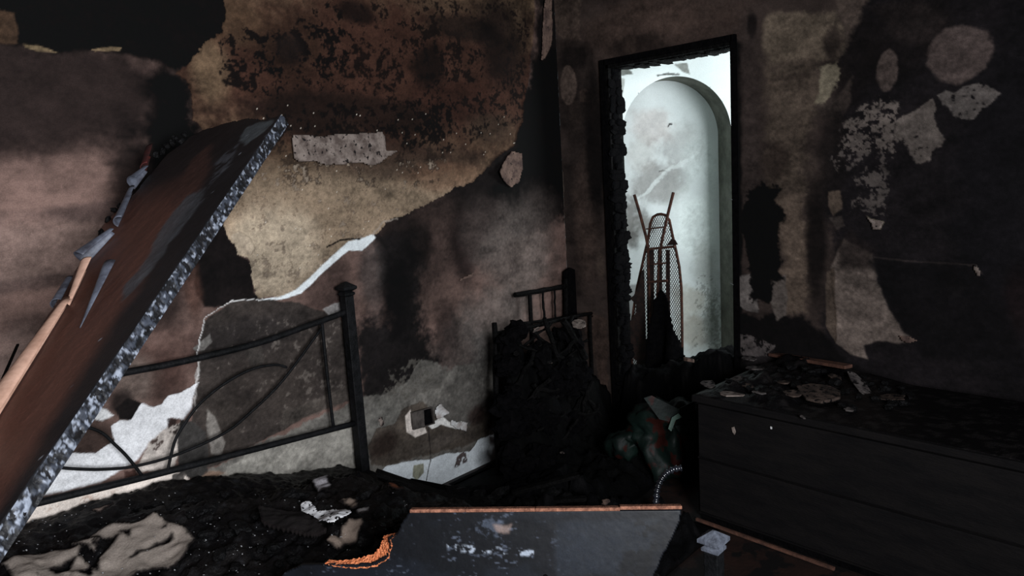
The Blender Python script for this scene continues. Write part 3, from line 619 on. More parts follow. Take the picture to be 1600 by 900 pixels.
for x0 in (px_, -3.34):
    MB().bar((x0, HBY, .27), (x0 + (cp[0] - px_), cp[1], .27), .025, .05).build('side_rail', 'black_metal', bed)
MB().bar((-3.34, cp[1], .30), (cp[0], cp[1], .30), .03, .05).build('foot_rail', 'black_metal', bed)
for yy in (-.5, -1.0, -1.5): MB().bar((-3.34, yy, .275), (px_, yy, .275), .05, .015).build('slat', 'rust_dark', bed)

# ================================================================== burnt mattress (heap of char on the bed)
edge = np.array([[A(x, y, -.1)[0], A(x, y, -.1)[2]] for x, y in ((-160, 880), (20, 835), (80, 818), (140, 798), (190, 783), (250, 764), (330, 751), (400, 746), (470, 745), (510, 739), (540, 733), (562, 733), (590, 742), (625, 762))])
def bedh0(x, y):
    e = np.interp(x, edge[:, 0], edge[:, 1]); k = sstep(.12, .9, -y)
    base = e * (1 - k) + .48 * k
    base = base - sstep(px_ - .30, px_, x) * .13 * sstep(.12, .45, -y)
    return base
def bedh(x, y):
    x = np.asarray(x, float); y = np.asarray(y, float)
    k = sstep(.08, .3, -y)
    return bedh0(x, y) + (fbm(x, y, 5, 4, 200) - .5) * .10 * k + (fbm(x, y, 26, 4, 210, .65) - .5) * .05 * (0.6 + .4 * k)
s = Surf(-3.36, -1.70, -1.98, -.03, .009, None, 300)
hh = bedh(s.u, s.v)
edgef = np.minimum(np.minimum(s.u + 3.36, -1.70 - s.u), np.minimum(s.v + 1.98, 0.9))
hh = .295 + (hh - .295) * sstep(-.02, .10, edgef + (s.n1 - .5) * .08)
s.h = hh; s.col[:] = lin((9, 8, 9)); s._mix(np.arange(s.u.size), sstep(.5, .62, s.n1) * .8, (18, 16, 16), .4); s._mix(np.arange(s.u.size), sstep(.62, .72, s.n2) * .6, (30, 30, 32), .3)
attr_mat('char_bed', rough=.5, spec=.16, bump=.9, bscale=110, grain=.4)
me = s.mesh('burnt_mattress', lambda u, v, h: np.stack([u, v, s.h], 1), skirt=lambda u, v, V: np.stack([u, v, np.full(u.shape, .285)], 1))
o = link('burnt_mattress', me, 'char_bed', None, (0, 0, 0)); tag(o, 'blackened burnt mattress covered in char on the metal bed', 'mattress')

def onbed(px, py, lift=0.0):
    z = .48
    for _ in range(5): p = F(px, py, z); z = float(bedh(np.array([p[0]]), np.array([p[1]]))[0]) + lift
    return F(px, py, z)
def remnant(name, pts, rgb, label, cat, holes=(), th=.006, lift=.012, res=.006, warp=.03, seed=1, dark=(20, 16, 16), group=None, mt='scorched_cloth', soot=.58, smoothk=1.0):
    q = np.array([onbed(*p, lift)[:2] for p in pts]); hq = [np.array([onbed(*p, lift)[:2] for p in h]) for h in holes]
    lo = q.min(0) - .03; hi = q.max(0) + .03; s = Surf(lo[0], hi[0], lo[1], hi[1], res, None, seed)
    uu = s.u + s.wu * warp; vv = s.v + s.wv * warp; d = sdf(q, uu, vv)
    for h in hq: d = np.minimum(d, -sdf(h, uu, vv))
    g = d.reshape(s.nu, s.nv); cell = (g[:-1, :-1] + g[1:, :-1] + g[1:, 1:] + g[:-1, 1:]).ravel() > 0
    hb = bedh(s.u, s.v); soft = bedh0(s.u, s.v) + (fbm(s.u, s.v, 5, 4, 200) - .5) * .10 * sstep(.08, .3, -s.v)
    s.h = soft + lift * smoothk + th + (s.n1 - .5) * .008
    s.col[:] = lin(rgb) * (.75 + .5 * s.n1)[:, None]; i = np.arange(s.u.size)
    s._mix(i, sstep(soot, soot + .1, s.n1 * .6 + s.n2 * .4), dark, .2); s._mix(i, 1 - sstep(0, .012, d), dark, .2)
    c = q.mean(0); base = np.array([c[0], c[1], s.h.mean() - th])
    me = s.mesh(name, lambda u, v, h: np.stack([u, v, s.h], 1) - base, keep=lambda u, v: cell, skirt=lambda u, v, V: V - np.array([0, 0, th]))
    o = link(name, me, mt, None, base); tag(o, label, cat, group); return o
remnant('cloth_remnant', [(5, 884), (40, 868), (85, 862), (112, 846), (150, 838), (176, 822), (205, 812), (240, 814), (284, 818), (302, 840), (296, 860), (262, 884), (230, 890), (200, 912), (60, 930), (20, 905)], (132, 122, 114), 'large scorched beige cloth remnant with burnt holes lying on the left of the mattress', 'cloth',
        holes=[[(200, 854), (232, 842), (268, 830), (268, 836), (236, 850), (212, 860)], [(76, 892), (90, 880), (118, 878), (108, 890), (86, 896)], [(122, 862), (130, 848), (186, 843), (176, 852), (150, 856), (150, 868)], [(122, 892), (146, 890), (142, 898)], [(194, 836), (204, 832), (200, 838)]], seed=401)
remnant('cloth_scrap', [(113, 846), (122, 842), (152, 838), (160, 842), (152, 850), (130, 851)], (136, 126, 118), 'small beige cloth scrap just above the large scorched cloth remnant', 'cloth', seed=402, lift=.02)
remnant('paper_scrap', [(470, 789), (484, 786), (496, 793), (512, 800), (540, 796), (549, 800), (546, 809), (522, 813), (512, 817), (492, 808), (488, 801), (472, 799)], (214, 214, 216), 'white printed paper scrap with black marks on the burnt mattress', 'paper', seed=403, th=.003, lift=.02, warp=.012, mt='paper_print', res=.004)
remnant('card_scrap', [(508, 842), (516, 834), (528, 828), (545, 816), (563, 811), (570, 822), (568, 838), (556, 846), (540, 850), (526, 858), (518, 850)], (122, 108, 98), 'tan scorched card below the white printed paper scrap', 'card', seed=404, lift=.016, res=.005)
remnant('card_scrap', [(528, 786), (538, 777), (555, 779), (558, 790), (548, 796), (540, 792)], (116, 102, 92), 'small curled tan card just above the white printed paper scrap', 'card', seed=405, lift=.03, res=.005)
remnant('foam_scrap', [(488, 756), (498, 746), (508, 744), (520, 757), (514, 764), (498, 764)], (150, 146, 150), 'pale grey foam scrap lying near the foot of the headboard post', 'scrap', seed=406, lift=.02, res=.005)
remnant('foam_scrap', [(556, 796), (566, 796), (580, 800), (572, 806), (558, 804)], (120, 116, 116), 'small pale scrap to the right of the white printed paper', 'scrap', seed=407, lift=.02, res=.005)
remnant('burnt_board', [(404, 796), (430, 800), (470, 806), (512, 832), (486, 840), (450, 834), (410, 820)], (26, 23, 23), 'flat dark burnt board on the mattress left of the white printed paper', 'board', seed=408, lift=.035, res=.006, warp=.005, th=.014, soot=.9)
remnant('foam_scrap', [(138, 800), (158, 794), (170, 786), (180, 792), (150, 804)], (120, 104, 96), 'greyish scrap at the top edge of the mattress below the bottom rail', 'scrap', seed=409, lift=.02, res=.005)
remnant('wood_chip', [(603, 754), (616, 757), (632, 764), (622, 768), (606, 762)], (90, 52, 36), 'reddish brown wood chip right of the headboard post', 'wood', seed=410, lift=.02, res=.005)

# charcoal lumps, singly, on the mattress
lumps = [lump(.03, .024, .016, i + 50, .45, 2, .35) for i in range(8)]
for me in lumps: me.materials.append(MATS['char'])
def scatter(name, label, cat, group, spots, meshes, sc=(.7, 1.5), seed=1, flat=1.0):
    r = random.Random(seed)
    for i, p in enumerate(spots):
        o = bpy.data.objects.new(name, meshes[i % len(meshes)]); COL.objects.link(o); o.location = tuple(p); k = r.uniform(*sc)
        o.scale = (k * r.uniform(.8, 1.3), k, k * flat); o.rotation_euler = (r.uniform(-.3, .3), r.uniform(-.3, .3), r.uniform(0, 6.28)); tag(o, label, cat, group)
r = random.Random(3)
sp = []
for i in range(90):
    x = r.uniform(150, 640); y = r.uniform(750, 895)
    if y < 765 + max(0, (300 - x) * .2): continue
    if (x < 310 and y > 808) or (465 < x < 585 and 780 < y < 862) or (400 < x < 515 and 792 < y < 842): continue
    sp.append(onbed(x, y, .006))
scatter('charcoal_lump', 'small charcoal lump on the burnt mattress', 'charcoal', 'charcoal lumps on the mattress', sp, lumps, (.5, 1.2), 4)
# flecks of ash: too small to count
b = MB(); r = random.Random(8)
for i in range(260):
    p = onbed(r.uniform(20, 640), r.uniform(770, 900), .004); a = r.uniform(0, 3.1); q = r.uniform(.0015, .004)
    b.box(p, (q * math.cos(a), q * math.sin(a), 0), (-q * math.sin(a), q * math.cos(a), q * .5), (0, 0, q * .5))
o = b.build('ash_flecks', 'ash', None, (-2.4, -.9, .48)); tag(o, 'pale ash flecks strewn over the burnt mattress', 'ash', None, 'stuff')

# ================================================================== fallen door leaf, leaning
TR = D(437, 182, 2.05); P1 = D(0, 820, 1.15); TL = D(250, 240, 2.5)
Lv = P1 - TR; Lh = Lv / np.linalg.norm(Lv); wv = TL - TR; wv = wv - Lh * (wv @ Lh); wh = wv / np.linalg.norm(wv)
nd = np.cross(Lh, wh); nd = nd if nd @ (CAM - TR) > 0 else -nd
def st(px, py): p = onplane(px, py, TR, nd) - TR; return (p @ Lh, p @ wh)
def dpt(s_, t_, h=0): return TR + Lh * s_ + wh * t_ + nd * h
LEN = (TR[2] - .53) / (-Lh[2])
left = [st(*p) for p in ((262, 240), (205, 308), (166, 345), (97, 460), (10, 592))]
tl_end = left[-1][1]
outl = [(0.0, 0.0)] + [st(*p) for p in ((412, 188), (385, 186), (352, 193), (322, 203), (296, 214), (282, 226))] + left + [(LEN, tl_end + .01), (LEN, 0.0)]
q = np.array(outl)
leaf = thing('door_leaf', 'charred wooden door leaf with peeling veneer leaning over the bed in the left foreground', 'door leaf', dpt(LEN, .2, -.02))
s = Surf(0.0, LEN, 0.0, q[:, 1].max() + .02, .006, lambda x, y: st(x, y), 500); s.u += q[:, 0].min() * 0
u0 = min(q[:, 0].min(), 0) - .02
s = Surf(u0, LEN, 0.0, q[:, 1].max() + .02, .006, lambda x, y: st(x, y), 500)
s.base((84, 53, 44)); st_n = fbm(s.u * .25, s.v * 4, 9, 5, 510); s.col *= (.72 + .56 * st_n)[:, None]
s.paint([(470, 150), (200, 560), (-60, 960), (-400, 1600), (-300, 1700), (60, 860), (300, 420), (460, 190)], (20, 21, 25), .02, .04)
# black burnt band on the edge side
i = np.arange(s.u.size); tn = s.v + (s.n1 - .5) * .06 + s.u * .012
s._mix(i, 1 - sstep(.17, .26, tn + .115 * np.clip(s.u, 0, 1.3)), (18, 18, 21), .3)
s._mix(i, (1 - sstep(.02, .16, abs(s.u - .02 - .2 * s.v))) * .0, (17, 17, 20), .3)
s._mix(i, (1 - sstep(.10, .34, s.u + .25 * (s.v - .1) + (s.n1 - .5) * .12)) * .95, (22, 20, 22), .3)
s.paint([(330, 225), (300, 250), (262, 320), (276, 330), (330, 260)], (70, 46, 40), .02, .05, .8)
s.paint([(428, 190), (412, 205), (385, 226), (372, 220), (385, 200), (405, 190)], (78, 84, 88), .006, .04, .9)
s.paint([(322, 292), (290, 306), (262, 345), (228, 405), (190, 455), (186, 475), (215, 450), (270, 372), (318, 312)], (70, 73, 78), .01, .05, .85)
s.paint([(372, 226), (340, 250), (330, 290), (360, 260)], (66, 68, 74), .008, .05, .8, None, .45)
s._mix(i, sstep(.90, .94, fbm(s.u, s.v, 90, 2, 520)) * (1 - sstep(.10, .2, s.v)) * .9, (170, 178, 190), .1)
d = sdf(q, s.u + s.wu * .018, s.v + s.wv * .018 * sstep(0, .05, s.v)); g = d.reshape(s.nu, s.nv)
cell = (g[:-1, :-1] + g[1:, :-1] + g[1:, 1:] + g[:-1, 1:]).ravel() > -.004
ob = np.array(leaf['_base'])
place = lambda u, v, h: TR + u[:, None] * Lh + v[:, None] * wh + h[:, None] * nd - ob
me = s.mesh('panel', place, keep=lambda u, v: cell, skirt=lambda u, v, V: V - nd * .034)
link('panel', me, 'burnt_veneer', leaf)
# the charred long edge: crackled, ash-speckled
TH = .034
s = Surf(-.01, LEN, 0.0, TH, .0032, None, 530)
s.base((13, 13, 16)); crk = fbm(s.u, s.v * .8, 85, 4, 531, .72); i = np.arange(s.u.size)
s._mix(i, sstep(.47, .60, crk) * .9, (50, 54, 63), .3); s._mix(i, sstep(.60, .68, fbm(s.u, s.v, 120, 3, 533)) * .9, (124, 130, 142), .1)
s.col = s.col * (1 - sstep(.55, 1.5, s.u)[:, None] * .0)
hs = (crk - .5) * .012 * sstep(0, .006, np.minimum(s.v, TH - s.v)) + .0015
me = s.mesh('edge', lambda u, v, h: TR + u[:, None] * Lh - v[:, None] * nd - (hs)[:, None] * wh - ob)
link('edge', me, 'burnt_veneer', leaf)
# veneer peels: open rolled sheets, tapered
def curl(name, p0, p1, r0, r1, a0, a1, mt, parent, n=14, m_=16, rag=.004, seed=0):
    p0 = np.asarray(p0, float); p1 = np.asarray(p1, float); t = p1 - p0; tn = t / np.linalg.norm(t)
    e1 = nd - tn * (nd @ tn); e1 /= np.linalg.norm(e1); e2 = np.cross(tn, e1)
    if e2 @ wh < 0: e2 = -e2
    rr = random.Random(seed); vs = []
    for i in range(m_ + 1):
        f = i / m_; rad = r0 * (1 - f) + r1 * f; wob = rr.uniform(-rag, rag)
        for j in range(n + 1):
            a = a0 + (a1 - a0) * j / n; k = rad * (1 + .25 * j / n); 
            vs.append(p0 + t * f + tn * (wob if i in (0, m_) else 0) + (e1 * math.sin(a) + e2 * math.cos(a)) * k + e1 * rad * .2)
    b = MB(); b.add(vs, [(i * (n + 1) + j, i * (n + 1) + j + 1, (i + 1) * (n + 1) + j + 1, (i + 1) * (n + 1) + j) for i in range(m_) for j in range(n)])
    o = b.build(name, mt, parent, smooth=True); so = o.modifiers.new('solid', 'SOLIDIFY'); so.thickness = .0012; return o
def dl(px, py, h=0.0): a, c = st(px, py); return dpt(a, c, h)
o = curl('veneer_peel', dl(112, 476, .006), dl(-20, 705, .01), .014, .036, -.4, 2.7, 'veneer_pale', leaf, seed=1); o['label'] = 'long pale peel of veneer rolled along the door'
curl('veneer_peel', dl(148, 418, .008), dl(116, 474, .004), .022, .010, -.3, 2.5, 'veneer_pale', leaf, seed=2)
curl('veneer_peel', dl(184, 368, .010), dl(140, 412, .006), .014, .032, -.5, 2.5, 'veneer_grey', leaf, seed=3)
curl('veneer_peel', dl(183, 424, .008), dl(128, 512, .002), .022, .002, -.2, 2.6, 'veneer_grey', leaf, seed=4)
curl('veneer_peel', dl(236, 268, .008), dl(216, 292, .004), .014, .028, -.5, 2.5, 'veneer_grey', leaf, seed=5)
curl('veneer_peel', dl(243, 240, .008), dl(233, 268, .004), .022, .020, -.5, 2.3, 'veneer_red', leaf, seed=6)
curl('veneer_peel', dl(212, 300, .008), dl(190, 350, .004), .012, .016, -.6, 2.6, 'veneer_grey', leaf, seed=7)
curl('veneer_peel', dl(112, 440, .002), dl(92, 480, .002), .012, .016, 0, 2.8, 'veneer_grey', leaf, seed=8)
r = random.Random(12)
for i, (x, y) in enumerate(((170, 345), (180, 330), (190, 325), (200, 312), (160, 365), (255, 238), (270, 225), (262, 230), (285, 222), (246, 243), (275, 218), (290, 212))):
    me = lump(.012, .008, .01, i + 80, .5, 2, .2); me.materials.append(MATS['char']); o = bpy.data.objects.new('char_crust', me); COL.objects.link(o); o.parent = leaf
    o.location = tuple(dl(x, y, .004) - ob); o.rotation_euler = (r.uniform(0, 3), r.uniform(0, 3), 0)
# thin splintered sticks at the far left
for i, (a, c, w_) in enumerate((((28, 538), (4, 592), .006), ((10, 600), (-40, 650), .02))):
    o = MB().bar(D(*a, 1.9), D(*c, 1.8), w_, .004).build('splinter', 'char_wood', leaf)

# ================================================================== fallen chipboard panel at the bed foot
T1 = D(640, 801, 2.02); T2 = D(1066, 797, 1.98)
ex = (T2 - T1); exl = np.linalg.norm(ex); ex /= exl
up = np.array((0, 0, 1.)); nh = np.cross(ex, up); nh = nh if nh @ (CAM - T1) > 0 else -nh; nh /= np.linalg.norm(nh)
tilt = math.radians(14); dn = np.cross(nh, ex); dn = dn if dn[2] < 0 else -dn
ey = dn * math.cos(tilt) + nh * math.sin(tilt); ey -= ex * (ey @ ex); ey /= np.linalg.norm(ey)      # down the face, bottom towards the viewer
npn = np.cross(ex, ey); npn = npn if npn @ (CAM - T1) > 0 else -npn
def pq(px, py): p = onplane(px, py, T1, npn) - T1; return (p @ ex, p @ ey)
po = [(0, 0), (exl, 0)] + [pq(*p) for p in ((1060, 820), (1040, 860), (1018, 905), (1000, 960))]
po += [(po[-1][0] - .1, .34), (-.4, .34)] + [pq(*p) for p in ((420, 940), (440, 900), (470, 884), (516, 882), (545, 884), (585, 880), (605, 868), (610, 850), (606, 842), (622, 834), (630, 815))]
pan = thing('chipboard_panel', 'fallen black laminated chipboard panel with a burnt bite at its left corner on the bed', 'panel', T1 + ex * .3 + ey * .3)
pob = np.array(pan['_base']); q = np.array(po)
s = Surf(q[:, 0].min() - .01, exl, 0.0, .34, .0036, pq, 600)
s.base((19, 22, 28)); i = np.arange(s.u.size)
s._mix(i, sstep(.42, .62, fbm(s.u * .6, s.v, 9, 5, 601)) * .8, (11, 12, 15), .3)
s.paint([(840, 806), (1070, 806), (1070, 960), (850, 960)], (16, 17, 21), .01, .02, .7); s.paint([(868, 815), (1030, 812), (1000, 900), (870, 900)], (30, 34, 41), .01, .01, .7)
s.paint([(985, 820), (1060, 815), (1010, 905), (960, 905)], (13, 13, 15), .012, .08, .9, None, .45)
s._mix(i, sstep(.64, .74, fbm(s.u * .45, s.v, 150, 3, 640) * .6 + s.n1 * .4) * (1 - sstep(.3, .5, s.u)) * .8, (70, 76, 88), .2)
s.paint([(736, 806), (790, 806), (770, 850), (740, 850)], (70, 77, 90), .006, .02, .45, None, .53); s.paint([(770, 820), (800, 818), (796, 832), (775, 832)], (120, 104, 98), .006, .02, .7)
s.paint([(700, 850), (840, 860), (830, 870), (700, 862)], (150, 158, 170), .003, .01, .8, None, .53)
d = sdf(q, s.u + s.wu * .010, s.v + s.wv * .010 * sstep(0, .02, s.v)); g = d.reshape(s.nu, s.nv)
cell = (g[:-1, :-1] + g[1:, :-1] + g[1:, 1:] + g[:-1, 1:]).ravel() > -.003
me = s.mesh('panel_face', lambda u, v, h: T1 + u[:, None] * ex + v[:, None] * ey + h[:, None] * npn * .3 - pob, keep=lambda u, v: cell, skirt=lambda u, v, V: V - npn * .026)
link('panel_face', me, 'charred_laminate', pan)
# raw chipboard showing on the top edge and round the bite
tops = [(0.0, .16), (.16, .36), (.36, .60), (.60, exl)]
for i, (a, c) in enumerate(tops):
    o = MB().box(T1 + ex * (a + c) / 2 - npn * .013 - ey * (.004 + (i == 3) * .003), ex * (c - a), ey * .010, npn * .028).build('top_edge', 'chipboard_edge', pan, bevel=.002)
bite = [pq(*p) for p in ((508, 880), (530, 884), (560, 884), (586, 880), (602, 868), (608, 850), (606, 842), (618, 836))]
wid = [.003, .008, .013, .019, .023, .021, .016, .005]
bt_ = np.array(bite); tt = np.linspace(0, len(bite) - 1, 60); rb = random.Random(9); vs = []; cb = np.array(pq(560, 835)); NB = 6
for t_ in tt:
    a = np.interp(t_, range(len(bite)), bt_[:, 0]); c = np.interp(t_, range(len(bite)), bt_[:, 1]); w_ = np.interp(t_, range(len(bite)), wid)
    base = T1 + ex * a + ey * c; cen = np.array((a, c)) - cb; cen /= np.linalg.norm(cen); dv = ex * cen[0] + ey * cen[1]
    for j_ in range(NB):                     # ragged bevel of raw chips from the face back to the far side
        f_ = j_ / (NB - 1); vs.append(base + dv * (w_ * (.55 - 1.7 * f_) + rb.uniform(-.0022, .0022)) + npn * (.003 - .029 * f_ + rb.uniform(-.002, .002)))
b = MB(); b.add(vs, [(i * NB + j_, i * NB + NB + j_, i * NB + NB + 1 + j_, i * NB + 1 + j_) for i in range(len(tt) - 1) for j_ in range(NB - 1)])
mat('chipboard_raw', (240, 150, 104), (190, 104, 64), 140, .9, .9, 200, .1, c3=(70, 36, 24), thr=.62, dscale=200)
o = b.build('burnt_edge', 'chipboard_raw', pan); o['label'] = 'raw orange chipboard round the burnt bite'

# ================================================================== long low dresser on the right
dr_ang = math.radians(-4)
DL = F(1090, 812, 0.0); fx = np.array((math.sin(dr_ang), -math.cos(dr_ang), 0)); bx = np.array((math.cos(dr_ang), math.sin(dr_ang), 0)); uz = np.array((0, 0, 1.))
DH, DLEN, DDEP = .606, 1.45, .66
dre = thing('dresser', 'long low charred black dresser along the right wall, heaped with fallen plaster', 'dresser', DL + fx * DLEN / 2 + bx * DDEP / 2)
def dbox(a, c, e0, e1, z0, z1): m_ = MB(); m_.box(DL + fx * (a + c) / 2 + bx * (e0 + e1) / 2 + uz * (z0 + z1) / 2, fx * (c - a), bx * (e1 - e0), uz * (z1 - z0)); return m_
dbox(0, DLEN, .015, DDEP, .03, DH - .03).build('body', 'dresser_dark', dre)
dbox(-.01, DLEN + .01, -.015, DDEP, DH - .03, DH).build('top', 'dresser_dark', dre, bevel=.004)
dbox(.01, DLEN - .01, .02, DDEP - .02, 0, .03).build('plinth', 'char_matte', dre)
for row, (z0, z1) in enumerate(((.05, .305), (.315, .565))):
    for a, c in ((.015, DLEN - .015),):
        d_ = dbox(a, c, -.004 + row * .002, .016, z0, z1).build('drawer', 'dresser_dark', dre, bevel=.003)
pc = onplane(1147, 672, DL, bx) ; MB().prism([pc + fx * a - bx * .005 + uz * c for a, c in ((-.008, .012), (.004, .018), (.012, -.004), (.006, -.018), (-.002, -.010))], -bx * .003).build('paint_chip', 'plaster_grey', dre)
pc = onplane(1206, 668, DL, bx) ; MB().prism([pc + fx * a - bx * .005 + uz * c for a, c in ((-.003, .006), (.004, .005), (.004, -.004), (-.002, -.005))], -bx * .003).build('paint_chip', 'plaster_white', dre)
# skirting strip on the floor in front
sp0 = F(1088, 811, .012); sp1 = F(1304, 889, .012)
tag(MB().bar(sp0, sp1, .012, .012).build('wood_strip', 'wood_strip', None, (sp0 + sp1) / 2), 'thin brown wooden strip lying on the floor along the dresser foot', 'wood strip')
# rubble on the dresser: a low bed of char, then single pieces
s = Surf(0.0, DLEN, .0, DDEP, .012, None, 700)
hh = (.02 + .05 * sstep(.35, .8, s.v) + (s.n1 - .5) * .12 + (s.n2 - .5) * .035) * sstep(.75, .3, s.u)
ed = np.minimum(np.minimum(s.u, DLEN - s.u), s.v)
hh = np.maximum(hh, .002) * sstep(0, .12, ed + (s.n1 - .5) * .08) + .001
s.base((6, 5, 6)); i = np.arange(s.u.size); s._mix(i, sstep(.55, .65, s.n2) * .7, (26, 24, 24), .3)
me = s.mesh('rubble', lambda u, v, h: DL + u[:, None] * fx + v[:, None] * bx + (DH + hh)[:, None] * uz - DL, skirt=lambda u, v, V: V * np.array([1, 1, 0]) + np.array([0, 0, DH + .0005]))
o = link('charred_rubble', me, 'char_bed', None, DL); tag(o, 'layer of black charred rubble covering the dresser top', 'rubble', None, None, ); o['kind'] = 'stuff'
def rubh(p):
    d_ = p - DL; a = d_ @ fx; c = d_ @ bx
    if a < 0 or a > DLEN or c < 0 or c > DDEP: return DH
    iu = int(round(a / DLEN * (s_r.nu - 1))); iv = int(round(c / DDEP * (s_r.nv - 1))); return DH + h_r[iu * s_r.nv + iv]
s_r, h_r = s, hh
def onrub(px, py):
    z = DH + .03
    for _ in range(6): p = F(px, py, z); z = rubh(p)
    return F(px, py, z)
def slabpiece(name, px, py, wx, wy, mt, label, cat, group=None, th=.012, seed=1, surf=onrub, tilt=.15, lift=.006):
    """irregular flat broken piece; wx, wy = apparent width and height in the photograph"""
    r = random.Random(seed); c = surf(px, py) + np.array((0, 0, lift)); dist = (c - CAM) @ RM[:, 2]; a = wx / FPX * dist / 2
    dep = wy / FPX * dist / 2 / max(.3, abs((c - CAM)[2]) / np.linalg.norm(c - CAM))
    rt = np.array((RM[0][0], RM[1][0], 0.)); rt /= np.linalg.norm(rt); fw = np.array((-rt[1], rt[0], 0.))
    n = 9; t = [np.array((0, 0, 0.))]; pts = []
    tz = np.array((r.uniform(-tilt, tilt), r.uniform(-tilt, tilt)))
    for i in range(n):
        g = 2 * math.pi * (i + r.uniform(-.3, .3)) / n; k = r.uniform(.72, 1.1); x = math.cos(g) * a * k; y = math.sin(g) * dep * k
        pts.append(c + rt * x + fw * y + uz * (tz[0] * x + tz[1] * y))
    o = MB().prism(pts, (0, 0, th)).build(name, mt, None, c, bevel=min(.003, th * .3)); tag(o, label, cat, group); return o
for i, (x, y, wx, wy, mt_, lb) in enumerate((
    (1142, 619, 44, 12, 'plaster_grey', 'long white plaster flake at the near left corner of the dresser top'),
    (1186, 616, 20, 8, 'plaster_sooty', 'small oval white plaster flake right of the long white flake'),
    (1108, 603, 24, 12, 'plaster_sooty', 'bluish white plaster flake at the left end of the dresser'),
    (1156, 596, 32, 12, 'plaster_sooty', 'grey plaster piece behind the long white flake on the dresser'),
    (1280, 620, 66, 26, 'plaster_sooty_brown', 'large brown plaster slab in the middle of the dresser top'),
    (1345, 606, 22, 24, 'plaster_sooty', 'upright grey plaster chunk right of the large brown slab'),
    (1392, 624, 44, 14, 'plaster_sooty_brown', 'brown plaster slab furthest right on the dresser'),
    (1326, 643, 14, 7, 'plaster_sooty', 'small pale plaster chip in front of the large brown slab'),
    (1254, 655, 7, 6, 'plaster_sooty', 'tiny pale chip near the dresser front edge'),
    (1240, 618, 30, 10, 'plaster_sooty_brown', 'narrow brown plaster piece left of the large brown slab'),
    (1180, 578, 30, 10, 'plaster_sooty', 'grey plaster piece near the doorway on the dresser rubble'),
    (1225, 600, 26, 9, 'plaster_sooty_brown', 'dull brown plaster piece behind the narrow brown piece'),
    (1305, 592, 20, 9, 'plaster_sooty_brown', 'small brown plaster piece behind the upright grey chunk'),
    (1172, 562, 26, 10, 'plaster_sooty', 'pale plaster piece at the foot of the right door jamb'),
    (1205, 548, 24, 10, 'plaster_sooty', 'pale angular plaster piece against the wall beside the doorway'),
    (1168, 606, 16, 8, 'plaster_sooty_brown', 'brownish plaster piece just behind the small oval flake on the dresser'))):
    slabpiece('plaster_piece', x, y, wx, wy, mt_, lb, 'plaster', 'fallen plaster on the dresser', seed=i + 31, th=.006 if wx < 60 else .012, tilt=.35 if i in (5,) else .12)
pl0, pl1 = onrub(1206, 562) + uz * .03, onrub(1326, 583) + uz * .03
tag(MB().bar(pl0, pl1, .05, .016).build('wood_lath', 'wood_strip', None, (pl0 + pl1) / 2, bevel=.002), 'brown wooden lath lying across the rubble at the back of the dresser', 'lath')
sp = []; r = random.Random(21)
for i in range(70):
    p = onrub(r.uniform(1100, 1420), r.uniform(560, 640)); d_ = p - DL
    if .03 < d_ @ fx < DLEN - .03 and .03 < d_ @ bx < DDEP - .03: sp.append(p + uz * .004)
scatter('charcoal_lump', 'small charcoal lump among the rubble on the dresser', 'charcoal', 'charcoal lumps on the dresser', sp, lumps, (.5, 1.1), 22)

# ================================================================== charred wooden stand in the corner
rk = thing('charred_stand', 'burnt black wooden slatted stand holding charred debris beside the corner', 'stand', (-.55, -.15, 0))
FY = -.18
def fp(x, y, yy=FY): return A(x, y, yy)
def stick(name, a, c, w_, yy, parent, yy2=None, mt_='char_wood'):
    p, q_ = fp(*a, yy), fp(*c, yy2 if yy2 is not None else yy)
    n = 7; path = [p + (q_ - p) * i / n + np.array([rnd.uniform(-.003, .003) for _ in range(3)]) for i in range(n + 1)]
    return MB().tube(path, [w_ * rnd.uniform(.85, 1.1) for _ in range(n + 1)], 6).build(name, mt_, parent)
stick('post', (773, 505), (779, 748), .016, FY, rk); stick('post', (922, 492), (930, 700), .012, FY, rk)
stick('post', (828, 456), (836, 700), .015, -.06, rk); stick('post', (884, 436), (888, 660), .015, -.06, rk)
stick('rail', (775, 522), (930, 488), .012, FY, rk); stick('rail', (777, 690), (938, 660), .012, FY, rk)
stick('rail', (804, 461), (884, 447), .016, -.06, rk); stick('rail', (815, 506), (922, 489), .010, -.06, rk)
stick('slat', (848, 456), (850, 500), .008, -.06, rk); stick('slat', (866, 450), (868, 500), .007, -.06, rk)
for x0 in (787, 797, 806): stick('slat', (x0, 520), (x0 + 5, 730), .008, FY + .06, rk)
stick('side_rail', (774, 524), (830, 506), .010, FY, rk, -.06); stick('side_rail', (777, 640), (833, 622), .010, FY, rk, -.06)
bd = thing('charred_board', 'tall black charred board standing upright in the room corner', 'board', fp(895, 600, -.06))
MB().prism([fp(*p, -.045) for p in ((880, 424), (888, 418), (900, 424), (908, 440), (912, 520), (914, 640), (884, 650))], (0, -.02, 0)).build('plank', 'char_matte', bd, bevel=.003)

# burnt heap: an uncountable mass plus single charred timbers
s = Surf(-1.15, -.02, -.95, -.02, .014, None, 800)
hp = np.array([[*(fp(x, y, -.2)[[0, 2]])] for x, y in ((776, 560), (800, 530), (850, 520), (895, 512), (912, 545), (928, 590), (946, 630), (975, 665))])
prof = np.interp(s.u, hp[:, 0], hp[:, 1], left=.10, right=.30)
k = np.exp(-((s.v + .18) / .15) ** 2)
hh = prof * k * (.35 + .7 * fbm(s.u, s.v, 9, 3, 810)) + .10 * sstep(.25, .65, s.n1) + (s.n2 - .5) * .10
ub = -.90 + (s.v + .18) * .97
hh = hh * sstep(ub - .01, ub + .10, s.u + (s.n1 - .5) * .04) * sstep(-.95, -.75, s.v) 
hh = np.clip(hh, .002, None)
s.base((3, 3, 4)); i = np.arange(s.u.size); s._mix(i, sstep(.6, .7, s.n2) * .6, (9, 9, 10), .3)
